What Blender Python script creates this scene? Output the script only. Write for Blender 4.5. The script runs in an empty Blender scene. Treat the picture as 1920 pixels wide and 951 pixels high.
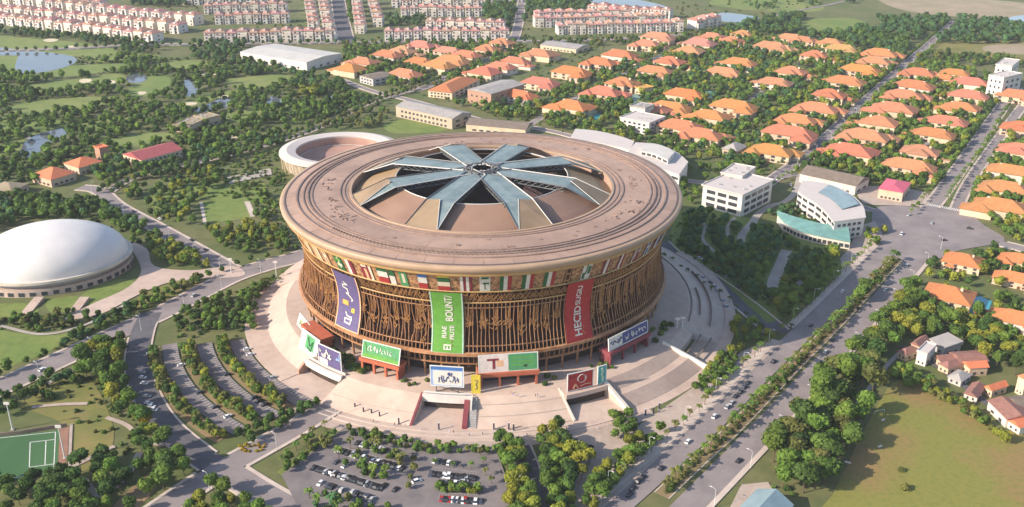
import bpy, bmesh, math, random
import numpy as np
from mathutils import Vector, Matrix
R_ = math.radians
rng = random.Random(7)
nrg = np.random.default_rng(11)
S = bpy.context.scene
COL = S.collection

# ---------------------------------------------------------------- camera, light, exposure
FPX = 1800.0; PIT = math.atan(775.5 / 1800); CX, CY, CH = 21.1, -643.0, 313.0
cam = bpy.data.objects.new('camera', bpy.data.cameras.new('camera'))
COL.objects.link(cam)
cam.location = (CX, CY, CH); cam.rotation_euler = (math.pi / 2 - PIT, 0, 0)
cam.data.sensor_width = 36; cam.data.lens = 36 * FPX / 1920
cam.data.clip_start = 1; cam.data.clip_end = 12000
S.camera = cam
S.render.resolution_x, S.render.resolution_y = 1024, 507

SUN_AZ = R_(249); SUN_EL = R_(28)            # azimuth clockwise from +Y
w = bpy.data.worlds.new('World'); S.world = w; w.use_nodes = True
nt = w.node_tree; bg = nt.nodes['Background']
sky = nt.nodes.new('ShaderNodeTexSky'); sky.sky_type = 'NISHITA'; sky.sun_disc = False
sky.sun_elevation = SUN_EL; sky.sun_rotation = SUN_AZ
nt.links.new(sky.outputs[0], bg.inputs[0]); bg.inputs[1].default_value = 0.15
sl = bpy.data.lights.new('sun', 'SUN'); sl.energy = 5.0; sl.angle = R_(0.6); sl.color = (1.0, 0.87, 0.71)
so = bpy.data.objects.new('sun', sl); COL.objects.link(so)
sd = Vector((math.sin(SUN_AZ) * math.cos(SUN_EL), math.cos(SUN_AZ) * math.cos(SUN_EL), math.sin(SUN_EL)))
so.rotation_euler = sd.to_track_quat('Z', 'Y').to_euler(); so.location = (0, 0, 500)
S.view_settings.view_transform = 'Standard'; S.view_settings.look = 'None'
S.view_settings.exposure = 0.68; S.view_settings.gamma = 1
try:
    S.cycles.use_denoising = True; S.cycles.max_bounces = 5; S.cycles.diffuse_bounces = 3
    S.cycles.volume_bounces = 0; S.cycles.transparent_max_bounces = 6
except Exception: pass

# ---------------------------------------------------------------- projection helpers
c_, s_ = math.cos(PIT), math.sin(PIT)
def G(px, py, z=0.0):
    r = (px - 960) / FPX; u = (475.5 - py) / FPX
    t = (z - CH) / (-s_ + u * c_)
    return (CX + r * t, CY + (c_ + u * s_) * t)
def GG(pts, z=0.0): return [G(p[0], p[1], z) for p in pts]
def PJ(x, y, z=0.0):
    X, Y, Z = x - CX, y - CY, z - CH
    d = Y * c_ - Z * s_
    return 960 + FPX * X / d, 475.5 - FPX * (Y * s_ + Z * c_) / d, FPX / d
def POL(r, deg, z=0.0):
    a = R_(deg); return (r * math.sin(a), -r * math.cos(a), z)

# ---------------------------------------------------------------- materials
def mat(name, col, rough=0.8, col2=None, scale=0.05, detail=4, contrast=(0.35, 0.65), metal=0.0, spec=0.3,
        bump=0.0, col3=None, scale3=1.0, amt3=0.3, coord='Object', attr=None, objcol=False, stretch=None, trans=0.0):
    m = bpy.data.materials.new(name); m.use_nodes = True
    n = m.node_tree.nodes; L = m.node_tree.links; b = n['Principled BSDF']
    b.inputs['Roughness'].default_value = rough; b.inputs['Metallic'].default_value = metal
    b.inputs['Specular IOR Level'].default_value = spec
    tc = n.new('ShaderNodeTexCoord')
    def noise(sc, dt):
        t = n.new('ShaderNodeTexNoise'); t.inputs['Scale'].default_value = sc; t.inputs['Detail'].default_value = dt
        t.inputs['Roughness'].default_value = 0.6
        src = tc.outputs[coord]
        if stretch:
            mp = n.new('ShaderNodeMapping'); mp.inputs['Scale'].default_value = stretch
            L.new(src, mp.inputs[0]); src = mp.outputs[0]
        L.new(src, t.inputs['Vector']); return t
    cur = None
    def rgb(c):
        q = n.new('ShaderNodeRGB'); q.outputs[0].default_value = (*c, 1); return q.outputs[0]
    cur = rgb(col)
    t1 = None
    if col2:
        t1 = noise(scale, detail); rp = n.new('ShaderNodeMapRange')
        rp.inputs[1].default_value, rp.inputs[2].default_value = contrast
        L.new(t1.outputs[0], rp.inputs[0])
        mx = n.new('ShaderNodeMix'); mx.data_type = 'RGBA'
        L.new(rp.outputs[0], mx.inputs[0]); L.new(cur, mx.inputs[6]); L.new(rgb(col2), mx.inputs[7]); cur = mx.outputs[2]
    if col3:
        t3 = noise(scale3, 5); rp = n.new('ShaderNodeMapRange')
        rp.inputs[1].default_value, rp.inputs[2].default_value = 0.45, 0.7; rp.inputs[4].default_value = amt3
        L.new(t3.outputs[0], rp.inputs[0])
        mx = n.new('ShaderNodeMix'); mx.data_type = 'RGBA'
        L.new(rp.outputs[0], mx.inputs[0]); L.new(cur, mx.inputs[6]); L.new(rgb(col3), mx.inputs[7]); cur = mx.outputs[2]
    def mul(o):
        nonlocal cur
        mx = n.new('ShaderNodeMix'); mx.data_type = 'RGBA'; mx.blend_type = 'MULTIPLY'; mx.inputs[0].default_value = 1
        L.new(cur, mx.inputs[6]); L.new(o, mx.inputs[7]); cur = mx.outputs[2]
    if attr:
        a = n.new('ShaderNodeAttribute'); a.attribute_name = attr; mul(a.outputs['Color'])
    if objcol:
        a = n.new('ShaderNodeObjectInfo'); mul(a.outputs['Color'])
    L.new(cur, b.inputs['Base Color'])
    if trans:
        tr = n.new('ShaderNodeBsdfTranslucent'); ms = n.new('ShaderNodeMixShader'); ms.inputs[0].default_value = trans
        L.new(cur, tr.inputs[0]); L.new(b.outputs[0], ms.inputs[1]); L.new(tr.outputs[0], ms.inputs[2]); L.new(ms.outputs[0], n['Material Output'].inputs['Surface'])
    if bump and t1:
        bp = n.new('ShaderNodeBump'); bp.inputs['Strength'].default_value = bump; bp.inputs['Distance'].default_value = 0.5
        L.new(t1.outputs[0], bp.inputs['Height']); L.new(bp.outputs[0], b.inputs['Normal'])
    return m
M = {}
M['ground'] = mat('ground', (0.09, 0.12, 0.036), 0.95, (0.16, 0.15, 0.065), 0.012, 8, (0.38, 0.66), col3=(0.07, 0.085, 0.03), scale3=0.09, amt3=0.6)
M['lawn'] = mat('lawn', (0.125, 0.19, 0.04), 0.95, (0.19, 0.22, 0.06), 0.02, 6, col3=(0.07, 0.11, 0.025), scale3=0.15, amt3=0.5)
M['fairway'] = mat('fairway', (0.14, 0.20, 0.05), 0.95, (0.20, 0.225, 0.07), 0.012, 5, col3=(0.09, 0.13, 0.04), scale3=0.05, amt3=0.5)
M['dry_field'] = mat('dry_field', (0.205, 0.195, 0.045), 0.95, (0.26, 0.165, 0.07), 0.018, 10, (0.45, 0.64), col3=(0.12, 0.15, 0.035), scale3=0.35, amt3=0.6)
M['dry_grass'] = mat('dry_grass', (0.22, 0.19, 0.06), 0.95, (0.12, 0.14, 0.035), 0.03, 6, col3=(0.22, 0.15, 0.08), scale3=0.08, amt3=0.4)
M['soil'] = mat('soil', (0.28, 0.19, 0.11), 0.95, (0.18, 0.15, 0.07), 0.03, 6)
M['bare'] = mat('bare', (0.34, 0.27, 0.19), 0.95, (0.25, 0.21, 0.13), 0.02, 6)
M['asphalt'] = mat('asphalt', (0.27, 0.23, 0.225), 0.9, (0.19, 0.165, 0.168), 0.05, 7, col3=(0.25, 0.21, 0.20), scale3=0.5, amt3=0.4)
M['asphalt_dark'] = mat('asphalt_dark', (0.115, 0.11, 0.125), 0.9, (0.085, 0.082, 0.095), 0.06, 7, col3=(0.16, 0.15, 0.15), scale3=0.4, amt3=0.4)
M['asphalt_lot'] = mat('asphalt_lot', (0.215, 0.185, 0.185), 0.9, (0.14, 0.125, 0.13), 0.05, 7, col3=(0.22, 0.19, 0.18), scale3=0.3, amt3=0.4)
M['pave'] = mat('pave', (0.42, 0.335, 0.285), 0.85, (0.34, 0.27, 0.23), 0.06, 6, col3=(0.50, 0.42, 0.36), scale3=0.25, amt3=0.5)
M['plaza'] = mat('plaza', (0.53, 0.415, 0.35), 0.85, (0.44, 0.335, 0.28), 0.03, 6, col3=(0.33, 0.25, 0.215), scale3=0.18, amt3=0.4)
M['slope'] = mat('slope', (0.58, 0.45, 0.37), 0.85, (0.48, 0.36, 0.29), 0.035, 6, col3=(0.37, 0.275, 0.225), scale3=0.12, amt3=0.4)
M['kerb'] = mat('kerb', (0.55, 0.46, 0.40), 0.85, (0.45, 0.37, 0.32), 0.1, 5)
M['path'] = mat('path', (0.40, 0.36, 0.32), 0.9, (0.32, 0.28, 0.25), 0.06, 5)
M['paint'] = mat('paint', (0.72, 0.70, 0.68), 0.8, (0.55, 0.53, 0.5), 0.5, 4)
M['linepaint'] = mat('worn_paint', (0.42, 0.40, 0.39), 0.8, (0.28, 0.26, 0.26), 0.5, 4)
M['water'] = mat('water', (0.10, 0.115, 0.14), 0.08, (0.13, 0.14, 0.16), 0.02, 3, spec=0.6)
M['pool'] = mat('pool', (0.05, 0.33, 0.38), 0.1, (0.04, 0.27, 0.33), 0.2, 3, spec=0.6)
M['sand'] = mat('sand', (0.62, 0.54, 0.38), 0.95, (0.52, 0.45, 0.32), 0.1, 4)
M['turf'] = mat('turf', (0.045, 0.115, 0.045), 0.95, (0.06, 0.14, 0.055), 0.03, 4, stretch=(1, 0.1, 1))
M['red_track'] = mat('red_track', (0.30, 0.16, 0.11), 0.9, (0.24, 0.13, 0.09), 0.1, 4)
M['white'] = mat('white_wall', (0.66, 0.615, 0.57), 0.7, (0.56, 0.52, 0.48), 0.12, 5)
M['offwhite'] = mat('offwhite', (0.66, 0.59, 0.51), 0.75, (0.56, 0.50, 0.43), 0.12, 5)
M['cream'] = mat('cream_wall', (0.62, 0.50, 0.36), 0.8, (0.52, 0.41, 0.29), 0.15, 5)
M['peach'] = mat('peach_wall', (0.60, 0.44, 0.32), 0.8, (0.50, 0.36, 0.26), 0.15, 5)
M['greywall'] = mat('grey_wall', (0.45, 0.43, 0.42), 0.8, (0.38, 0.36, 0.35), 0.15, 5)
M['brickwall'] = mat('brick_wall', (0.40, 0.24, 0.17), 0.85, (0.34, 0.2, 0.14), 0.3, 5)
M['tanwall'] = mat('tan_wall', (0.44, 0.36, 0.27), 0.85, (0.38, 0.30, 0.23), 0.2, 5)
def tile(name, a, b):
    return mat(name, a, 0.8, b, 0.35, 6, (0.3, 0.7), col3=(a[0] * 0.6, a[1] * 0.6, a[2] * 0.65), scale3=1.4, amt3=0.45, objcol=True)
M['tile'] = tile('terracotta_tile', (0.50, 0.185, 0.08), (0.40, 0.145, 0.062))
M['tilepink'] = tile('pink_tile', (0.46, 0.23, 0.18), (0.36, 0.175, 0.14))
M['redroof'] = mat('red_roof', (0.38, 0.10, 0.10), 0.6, (0.32, 0.085, 0.085), 0.2, 4)
M['orangeroof'] = mat('orange_roof', (0.62, 0.19, 0.09), 0.7, (0.52, 0.16, 0.08), 0.2, 4)
M['greyroof'] = mat('grey_roof', (0.36, 0.33, 0.31), 0.7, (0.28, 0.26, 0.25), 0.12, 5)
M['darkroof'] = mat('dark_roof', (0.21, 0.165, 0.135), 0.8, (0.16, 0.125, 0.10), 0.2, 5)
M['brownroof'] = mat('brown_roof', (0.30, 0.15, 0.12), 0.8, (0.22, 0.11, 0.09), 0.3, 5)
M['metalroof'] = mat('metal_roof', (0.56, 0.53, 0.49), 0.55, (0.48, 0.45, 0.42), 0.06, 5)
M['flatroof'] = mat('flat_roof', (0.54, 0.485, 0.455), 0.8, (0.50, 0.45, 0.43), 0.1, 5)
M['greenroof'] = mat('green_roof', (0.17, 0.33, 0.30), 0.45, (0.12, 0.24, 0.23), 0.12, 4)
M['blueroof'] = mat('blue_roof', (0.24, 0.33, 0.36), 0.4, (0.18, 0.25, 0.28), 0.1, 4)
M['window'] = mat('window_glass', (0.035, 0.04, 0.05), 0.15, (0.06, 0.065, 0.075), 0.3, 2, spec=0.6)
M['door'] = mat('door', (0.12, 0.07, 0.045), 0.6)
M['trunk'] = mat('trunk', (0.12, 0.085, 0.06), 0.9)
M['leaf'] = mat('leaf', (1.5, 1.5, 1.3), 0.75, (0.78, 0.85, 0.72), 0.9, 4, (0.3, 0.7), objcol=True, spec=0.15, trans=0.3)
M['leaf_mass'] = mat('leaf_mass', (1.5, 1.5, 1.3), 0.75, (0.78, 0.85, 0.72), 0.15, 4, (0.3, 0.7), attr='tint', spec=0.15, trans=0.3)
# stadium
M['roof'] = mat('roof_panel', (0.41, 0.275, 0.21), 0.6, (0.31, 0.205, 0.16), 0.022, 8, (0.4, 0.62), col3=(0.25, 0.175, 0.145), scale3=0.10, amt3=0.5)
M['roofridge'] = mat('roof_ridge', (0.30, 0.205, 0.165), 0.6, (0.22, 0.15, 0.12), 0.2, 4)
M['roofedge'] = mat('roof_edge', (0.13, 0.10, 0.09), 0.6)
M['fascia'] = mat('fascia', (0.42, 0.29, 0.20), 0.5, (0.36, 0.245, 0.165), 0.08, 5)
M['goldtrim'] = mat('gold_trim', (0.46, 0.29, 0.12), 0.45, (0.38, 0.23, 0.09), 0.3, 4)
M['fin'] = mat('bronze_fin', (0.385, 0.19, 0.095), 0.5, (0.24, 0.11, 0.05), 0.09, 5, col3=(0.58, 0.40, 0.24), scale3=0.5, amt3=0.4)
M['tip'] = mat('spoke_tip', (0.30, 0.215, 0.135), 0.6, (0.22, 0.155, 0.10), 0.06, 6)
M['backing'] = mat('facade_backing', (0.035, 0.015, 0.010), 0.7, (0.085, 0.032, 0.016), 0.07, 6)
M['gold'] = mat('gold_ornament', (0.38, 0.195, 0.075), 0.4, (0.24, 0.115, 0.045), 0.6, 5)
M['frieze'] = mat('frieze', (0.42, 0.20, 0.10), 0.6, (0.14, 0.06, 0.035), 0.35, 6, (0.42, 0.58), col3=(0.60, 0.42, 0.20), scale3=0.8, amt3=0.8)
M['membrane'] = mat('roof_membrane', (0.30, 0.185, 0.135), 0.65, (0.23, 0.14, 0.10), 0.03, 6)
M['membranesunlit'] = mat('roof_membrane_sunlit', (0.36, 0.235, 0.125), 0.6, (0.27, 0.18, 0.10), 0.04, 6)  # same membrane with golden sunlight put into its colour
M['spoke'] = mat('spoke_glass', (0.20, 0.255, 0.265), 0.45, (0.13, 0.185, 0.195), 0.08, 6, (0.4, 0.62), spec=0.3, col3=(0.27, 0.31, 0.31), scale3=0.3, amt3=0.5)
M['truss'] = mat('truss', (0.10, 0.105, 0.11), 0.5, (0.2, 0.21, 0.22), 0.3, 5)
M['tube'] = mat('steel_tube', (0.52, 0.50, 0.47), 0.4)
M['tubedark'] = mat('steel_tube_dark', (0.10, 0.10, 0.105), 0.4)
M['seats'] = mat('seats', (0.07, 0.035, 0.035), 0.8, (0.04, 0.03, 0.045), 0.15, 5)
M['redframe'] = mat('red_frame', (0.42, 0.12, 0.065), 0.6, (0.36, 0.10, 0.055), 0.2, 4)
M['darkred'] = mat('dark_red', (0.22, 0.05, 0.06), 0.7, (0.17, 0.04, 0.05), 0.2, 4)
M['darkin'] = mat('dark_interior', (0.03, 0.022, 0.018), 0.8, (0.06, 0.04, 0.03), 0.2, 4)  # near-black colour stands in for shade inside recesses and openings
def flat(name, col, rough=0.6): 
    return mat(name, col, rough, tuple(x * 0.82 for x in col), 0.4, 4)
for nm, cc in dict(bgreen=(0.12, 0.32, 0.05), bgreen2=(0.08, 0.28, 0.12), bred=(0.40, 0.03, 0.03), bblue=(0.07, 0.08, 0.22), bwhite=(0.66, 0.63, 0.58),
                   bviolet=(0.105, 0.085, 0.20), byellow=(0.66, 0.52, 0.06), bpale=(0.66, 0.58, 0.54), bsky=(0.30, 0.42, 0.66), bteal=(0.07, 0.36, 0.36), bblack=(0.03, 0.035, 0.04), borange=(0.6, 0.33, 0.08),
                   maroon=(0.22, 0.03, 0.045), fgreen=(0.025, 0.12, 0.045), fred=(0.36, 0.035, 0.035), fcream=(0.70, 0.60, 0.46), fblue=(0.06, 0.16, 0.42), fpeach=(0.66, 0.40, 0.24), bpink=(0.62, 0.12, 0.18), mint=(0.40, 0.56, 0.44)).items():
    M[nm] = flat('print_' + nm, cc)
for nm, cc in dict(cw=(0.75, 0.75, 0.75), cb=(0.02, 0.02, 0.023), cs=(0.42, 0.43, 0.45), cr=(0.35, 0.03, 0.03), cd=(0.05, 0.06, 0.09)).items():
    M[nm] = mat('car_paint_' + nm, cc, 0.3, spec=0.5)
M['tyre'] = mat('tyre', (0.015, 0.015, 0.015), 0.9)
M['lampmetal'] = mat('lamp_metal', (0.62, 0.62, 0.60), 0.5)
M['cloth'] = mat('cloth', (0.12, 0.12, 0.16), 0.9, objcol=True)
M['skin'] = mat('skin', (0.42, 0.26, 0.18), 0.7)

# ---------------------------------------------------------------- mesh builder
class MB:
    def __init__(s): s.v = []; s.f = []; s.mi = []
    def add(s, v, f, mi=0):
        o = len(s.v); s.v += [tuple(p) for p in v]; s.f += [tuple(i + o for i in q) for q in f]; s.mi += [mi] * len(f); return s
    def prism(s, poly, z0, z1, mi=0, top=None, bottom=True):
        n = len(poly); 
        a = sum(poly[i][0] * poly[(i + 1) % n][1] - poly[(i + 1) % n][0] * poly[i][1] for i in range(n))
        if a < 0: poly = poly[::-1]
        v = [(x, y, z0) for x, y in poly] + [(x, y, z1) for x, y in poly]
        f = [(i, (i + 1) % n, n + (i + 1) % n, n + i) for i in range(n)]
        s.add(v, f, mi); s.add(v[n:], [tuple(range(n))], mi if top is None else top)
        if bottom: s.add(v[:n], [tuple(range(n))[::-1]], mi)
        return s
    def box(s, x0, x1, y0, y1, z0, z1, mi=0): return s.prism([(x0, y0), (x1, y0), (x1, y1), (x0, y1)], z0, z1, mi)
    def sheet(s, poly, z, mi=0):
        n = len(poly); a = sum(poly[i][0] * poly[(i + 1) % n][1] - poly[(i + 1) % n][0] * poly[i][1] for i in range(n))
        if a < 0: poly = poly[::-1]
        return s.add([(x, y, z) for x, y in poly], [tuple(range(n))], mi)
    def bar(s, a, b, w, mi=0, h=None):
        a, b = Vector(a), Vector(b); d = (b - a)
        if d.length < 1e-6: return s
        d.normalize(); up = Vector((0, 0, 1)) if abs(d.z) < 0.95 else Vector((0, 1, 0))
        x = d.cross(up).normalized(); y = x.cross(d).normalized(); h = h or w
        q = [x * w / 2 + y * h / 2, -x * w / 2 + y * h / 2, -x * w / 2 - y * h / 2, x * w / 2 - y * h / 2]
        v = [a + k for k in q] + [b + k for k in q]
        return s.add(v, [(0, 1, 5, 4), (1, 2, 6, 5), (2, 3, 7, 6), (3, 0, 4, 7), (3, 2, 1, 0), (4, 5, 6, 7)], mi)
    def tube(s, pts, r, n=6, mi=0, close=False):
        pts = [Vector(p) for p in pts]; rings = []
        m = len(pts)
        for i, p in enumerate(pts):
            if close: d = pts[(i + 1) % m] - pts[i - 1]
            else: d = pts[min(i + 1, m - 1)] - pts[max(i - 1, 0)]
            d.normalize(); up = Vector((0, 0, 1)) if abs(d.z) < 0.95 else Vector((0, 1, 0))
            x = d.cross(up).normalized(); y = x.cross(d)
            rr = r[i] if isinstance(r, (list, tuple)) else r
            rings.append([p + x * math.cos(2 * math.pi * k / n) * rr + y * math.sin(2 * math.pi * k / n) * rr for k in range(n)])
        v = [q for g in rings for q in g]; f = []
        for i in range(m if close else m - 1):
            j = (i + 1) % m
            for k in range(n): f.append((i * n + k, i * n + (k + 1) % n, j * n + (k + 1) % n, j * n + k))
        if not close: f += [tuple(range(n))[::-1], tuple((m - 1) * n + k for k in range(n))]
        return s.add(v, f, mi)
    def revolve(s, prof, n=180, a0=0, a1=360, mi=0, cx=0, cy=0):
        full = abs(a1 - a0) >= 359.9; m = n if full else n + 1; v = []
        for i in range(m):
            a = a0 + (a1 - a0) * i / n
            for r, z in prof: p = POL(r, a, z); v.append((p[0] + cx, p[1] + cy, z))
        k = len(prof); f = []
        for i in range(n):
            j = (i + 1) % m
            for q in range(k - 1): f.append((i * k + q, j * k + q, j * k + q + 1, i * k + q + 1))
        return s.add(v, f, mi)
    def mesh(s, name, mats, smooth=False):
        me = bpy.data.meshes.new(name); me.from_pydata(s.v, [], s.f)
        for m in (mats if isinstance(mats, (list, tuple)) else [mats]): me.materials.append(M[m] if isinstance(m, str) else m)
        if any(s.mi): me.polygons.foreach_set('material_index', s.mi)
        if smooth: me.polygons.foreach_set('use_smooth', [True] * len(me.polygons))
        me.update(); return me
def link(name, data, parent=None, loc=None, rz=0, scale=None):
    o = bpy.data.objects.new(name, data); COL.objects.link(o)
    if parent: o.parent = parent
    if loc is not None: o.location = loc
    if rz: o.rotation_euler = (0, 0, rz)
    if scale is not None: o.scale = scale if isinstance(scale, (tuple, list)) else (scale,) * 3
    return o
def part(name, mb, mats, parent=None, smooth=False, loc=None):
    """world-space mesh; if the parent is an unrotated root, shift into its space"""
    me = mb.mesh(name, mats, smooth)
    o = link(name, me, parent)
    if parent is not None:
        off = Vector((0, 0, 0)); p = parent
        while p is not None: off += p.location; p = p.parent
        me.transform(Matrix.Translation(-off))
    return o
def thing(name, label, cat, loc=(0, 0, 0), rz=0, group=None):
    o = link(name, None, None, loc, rz); tag(o, label, cat, group); o.empty_display_size = 2; return o
def tag(o, label, cat, group=None, kind=None):
    if label: o['label'] = label
    if cat: o['category'] = cat
    if group: o['group'] = group
    if kind: o['kind'] = kind
    return o
def copy_tree(src, loc, rz, scale=None, kids=None):
    r = src.copy(); COL.objects.link(r); r.location = loc; r.rotation_euler = (0, 0, rz)
    if scale is not None: r.scale = scale if isinstance(scale, (tuple, list)) else (scale,) * 3
    for ch in src.children: _cp(ch, r)
    return r
def _cp(ch, par):
    c = ch.copy(); COL.objects.link(c); c.parent = par
    for g in ch.children: _cp(g, c)
ORD = 'first second third fourth fifth sixth seventh eighth ninth tenth eleventh twelfth thirteenth fourteenth fifteenth sixteenth seventeenth eighteenth nineteenth twentieth'.split()
TENS = {20: 'twenty', 30: 'thirty', 40: 'forty'}
def ordw(i):
    if i < 20: return ORD[i]
    n = i + 1; t, u = n // 10 * 10, n % 10
    return (TENS[t] + '-' + ORD[u - 1]) if u else {30: 'thirtieth', 40: 'fortieth', 50: 'fiftieth'}[n]
def smooth_closed(p, k=4):
    n = len(p); out = []
    for i in range(n):
        a, b, c, d = (np.array(p[(i + j) % n]) for j in (-1, 0, 1, 2))
        for t in np.linspace(0, 1, k, endpoint=False):
            out.append(tuple(0.5 * (2 * b + (c - a) * t + (2 * a - 5 * b + 4 * c - d) * t * t + (3 * b - a - 3 * c + d) * t ** 3)))
    return out
def smooth_open(p, k=6):
    n = len(p); out = []
    q = [np.array(x, float) for x in p]; q = [2 * q[0] - q[1]] + q + [2 * q[-1] - q[-2]]
    for i in range(1, n):
        a, b, c, d = q[i - 1], q[i], q[i + 1], q[i + 2]
        for t in np.linspace(0, 1, k, endpoint=False):
            out.append(tuple(0.5 * (2 * b + (c - a) * t + (2 * a - 5 * b + 4 * c - d) * t * t + (3 * b - a - 3 * c + d) * t ** 3)))
    out.append(tuple(q[-2])); return out
def offset(line, d):
    out = []; n = len(line)
    for i in range(n):
        a = np.array(line[max(i - 1, 0)]); b = np.array(line[min(i + 1, n - 1)]); t = (b - a) / (np.linalg.norm(b - a) + 1e-9)
        out.append((line[i][0] + t[1] * d, line[i][1] - t[0] * d))        # +d = right-hand side
    return out
def ribbon(mb, line, d0, d1, z, mi=0):
    A, B = offset(line, d0), offset(line, d1); n = len(line)
    v = [(x, y, z) for x, y in A] + [(x, y, z) for x, y in B]
    return mb.add(v, [(i, n + i, n + i + 1, i + 1) if d1 > d0 else (i + 1, n + i + 1, n + i, i) for i in range(n - 1)], mi)
def raised(mb, line, d0, d1, z0, z1, mi=0):
    A, B = offset(line, d0), offset(line, d1); n = len(line)
    v = [(x, y, z1) for x, y in A] + [(x, y, z1) for x, y in B] + [(x, y, z0) for x, y in A] + [(x, y, z0) for x, y in B]
    f = []
    for i in range(n - 1):
        f += [(i, n + i, n + i + 1, i + 1), (2 * n + i, i, i + 1, 2 * n + i + 1), (n + i, 3 * n + i, 3 * n + i + 1, n + i + 1)]
    return mb.add(v, f, mi)
def along(line, step, start=0.0):
    """points every `step` metres along a polyline with heading"""
    out = []; s = start; acc = 0
    for (x0, y0), (x1, y1) in zip(line, line[1:]):
        L = math.hypot(x1 - x0, y1 - y0)
        while s <= acc + L:
            t = (s - acc) / L; out.append((x0 + (x1 - x0) * t, y0 + (y1 - y0) * t, math.atan2(y1 - y0, x1 - x0))); s += step
        acc += L
    return out
# occupancy raster (keeps trees off roads, roofs and water)
GX0, GY0, GC, GNX, GNY = -1000, -340, 2.0, 1150, 1450
OCC = np.zeros((GNY, GNX), bool)
def inside(poly, X, Y):
    r = np.zeros(X.shape, bool); n = len(poly)
    for i in range(n):
        x0, y0 = poly[i]; x1, y1 = poly[(i + 1) % n]
        if y0 == y1: continue
        cnd = ((y0 > Y) != (y1 > Y)) & (X < (x1 - x0) * (Y - y0) / (y1 - y0) + x0); r ^= cnd
    return r
def occ(poly, val=True):
    P = np.array(poly); i0 = max(int((P[:, 0].min() - GX0) / GC), 0); i1 = min(int((P[:, 0].max() - GX0) / GC) + 2, GNX)
    j0 = max(int((P[:, 1].min() - GY0) / GC), 0); j1 = min(int((P[:, 1].max() - GY0) / GC) + 2, GNY)
    if i1 <= i0 or j1 <= j0: return
    X, Y = np.meshgrid(GX0 + (np.arange(i0, i1) + .5) * GC, GY0 + (np.arange(j0, j1) + .5) * GC)
    k = inside(poly, X, Y); OCC[j0:j1, i0:i1][k] = val
def occ_line(line, w):
    A, B = offset(line, -w), offset(line, w)
    for i in range(len(line) - 1): occ([A[i], A[i + 1], B[i + 1], B[i]])
def blocked(x, y):
    i, j = int((x - GX0) / GC), int((y - GY0) / GC)
    return not (0 <= i < GNX and 0 <= j < GNY) or OCC[j, i]

# ---------------------------------------------------------------- ground, lawns, water
mb = MB(); n = 24; xs = np.linspace(-3500, 3900, n); ys = np.linspace(-900, 6500, n)
mb.add([(x, y, 0) for y in ys for x in xs], [(j * n + i, j * n + i + 1, (j + 1) * n + i + 1, (j + 1) * n + i) for j in range(n - 1) for i in range(n - 1)])
tag(part('ground', mb, 'ground'), 'green and brown flat ground of the whole district', 'ground', kind='structure')
ZL = [0.02]
def sheet(name, px, m, label, smooth=True, block=False, world=False, z=None):
    p = px if world else GG(px)
    if smooth: p = smooth_closed(p)
    if z is None: ZL[0] += 0.006; z = ZL[0]
    o = part(name, MB().sheet(p, z), m); tag(o, label, name.replace('_', ' '), kind='structure')
    if block: occ(p)
    return o
# lawns and fields (pixel outlines of the photograph put onto the ground plane)
for k, p in enumerate([
    [(-40, 66), (60, 72), (130, 78), (215, 92), (190, 104), (140, 106), (45, 97), (-40, 88)],
    [(-40, 100), (28, 104), (34, 118), (26, 135), (-40, 140)],
    [(60, 158), (150, 148), (215, 138), (235, 150), (150, 168), (70, 172)],
    [(240, 168), (270, 146), (312, 142), (318, 160), (280, 180), (238, 180)],
    [(-40, 222), (120, 225), (150, 232), (85, 246), (48, 262), (30, 290), (-40, 290)],
    [(330, 196), (400, 176), (455, 168), (470, 174), (410, 184), (345, 206)],
    [(20, 200), (120, 184), (215, 184), (160, 204), (40, 216)],
    [(130, 232), (230, 214), (280, 216), (210, 238), (150, 250)],
    [(300, 120), (360, 112), (390, 122), (330, 134)], [(420, 150), (520, 140), (560, 150), (470, 166)],
    [(420, 215), (520, 195), (560, 205), (470, 232)], [(60, 128), (160, 122), (240, 120), (200, 134), (90, 146)],
    [(180, 270), (270, 250), (330, 254), (260, 274)], [(150, 96), (260, 98), (300, 108), (210, 118), (160, 112)]]):
    sheet('lawn', p, 'fairway', 'pale golf fairway between rows of trees', block=(k % 3 != 1))
for k, p in enumerate([
    [(380, 378), (455, 371), (470, 408), (388, 420)], [(386, 372), (420, 350), (490, 340), (498, 372), (462, 378)],
    [(155, 552), (215, 525), (255, 530), (232, 552), (170, 572)], [(88, 565), (145, 556), (152, 574), (100, 588)], [(-40, 574), (62, 570), (60, 592), (-40, 598)],
    [(-40, 620), (60, 628), (140, 622), (110, 650), (40, 680), (-40, 700)], [(270, 370), (340, 345), (420, 348), (380, 372), (300, 392)],
    [(765, 225), (840, 244), (740, 250), (720, 232)], [(1500, 40), (1590, 34), (1625, 48), (1560, 66), (1510, 60)]]):
    sheet('lawn', p, 'lawn', ['square green lawn with pale border path', 'sloping lawn above the square green', 'curved lawn at the foot of the white dome', 'small lawn by the dome steps',
          'lawn left of the dome steps', 'open lawn below the dome road', 'park lawn beside the curving road', 'lawn in front of the long tan building', 'bright green meadow behind the villas'][k], smooth=k not in (0,), block=k in (0, 2, 3, 4, 5, 8))
sheet('field', [(1690, 712), (1800, 742), (1860, 800), (1935, 830), (2020, 1010), (1520, 1010), (1560, 930), (1640, 770)], 'dry_field', 'wide dry field of olive grass with bare brown patches', block=True)
sheet('field', [(1640, -14), (1780, -4), (1920, 6), (1960, 34), (1800, 32), (1680, 16)], 'bare', 'pale bare field near the top right corner')
sheet('field', [(1720, 82), (1790, 72), (1960, 84), (1960, 112), (1840, 108), (1740, 100)], 'dry_grass', 'dry yellow field behind the white block')
sheet('field', [(1850, 86), (1960, 82), (1960, 100), (1860, 100)], 'bare', 'pale sandy field at the right edge')
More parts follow.
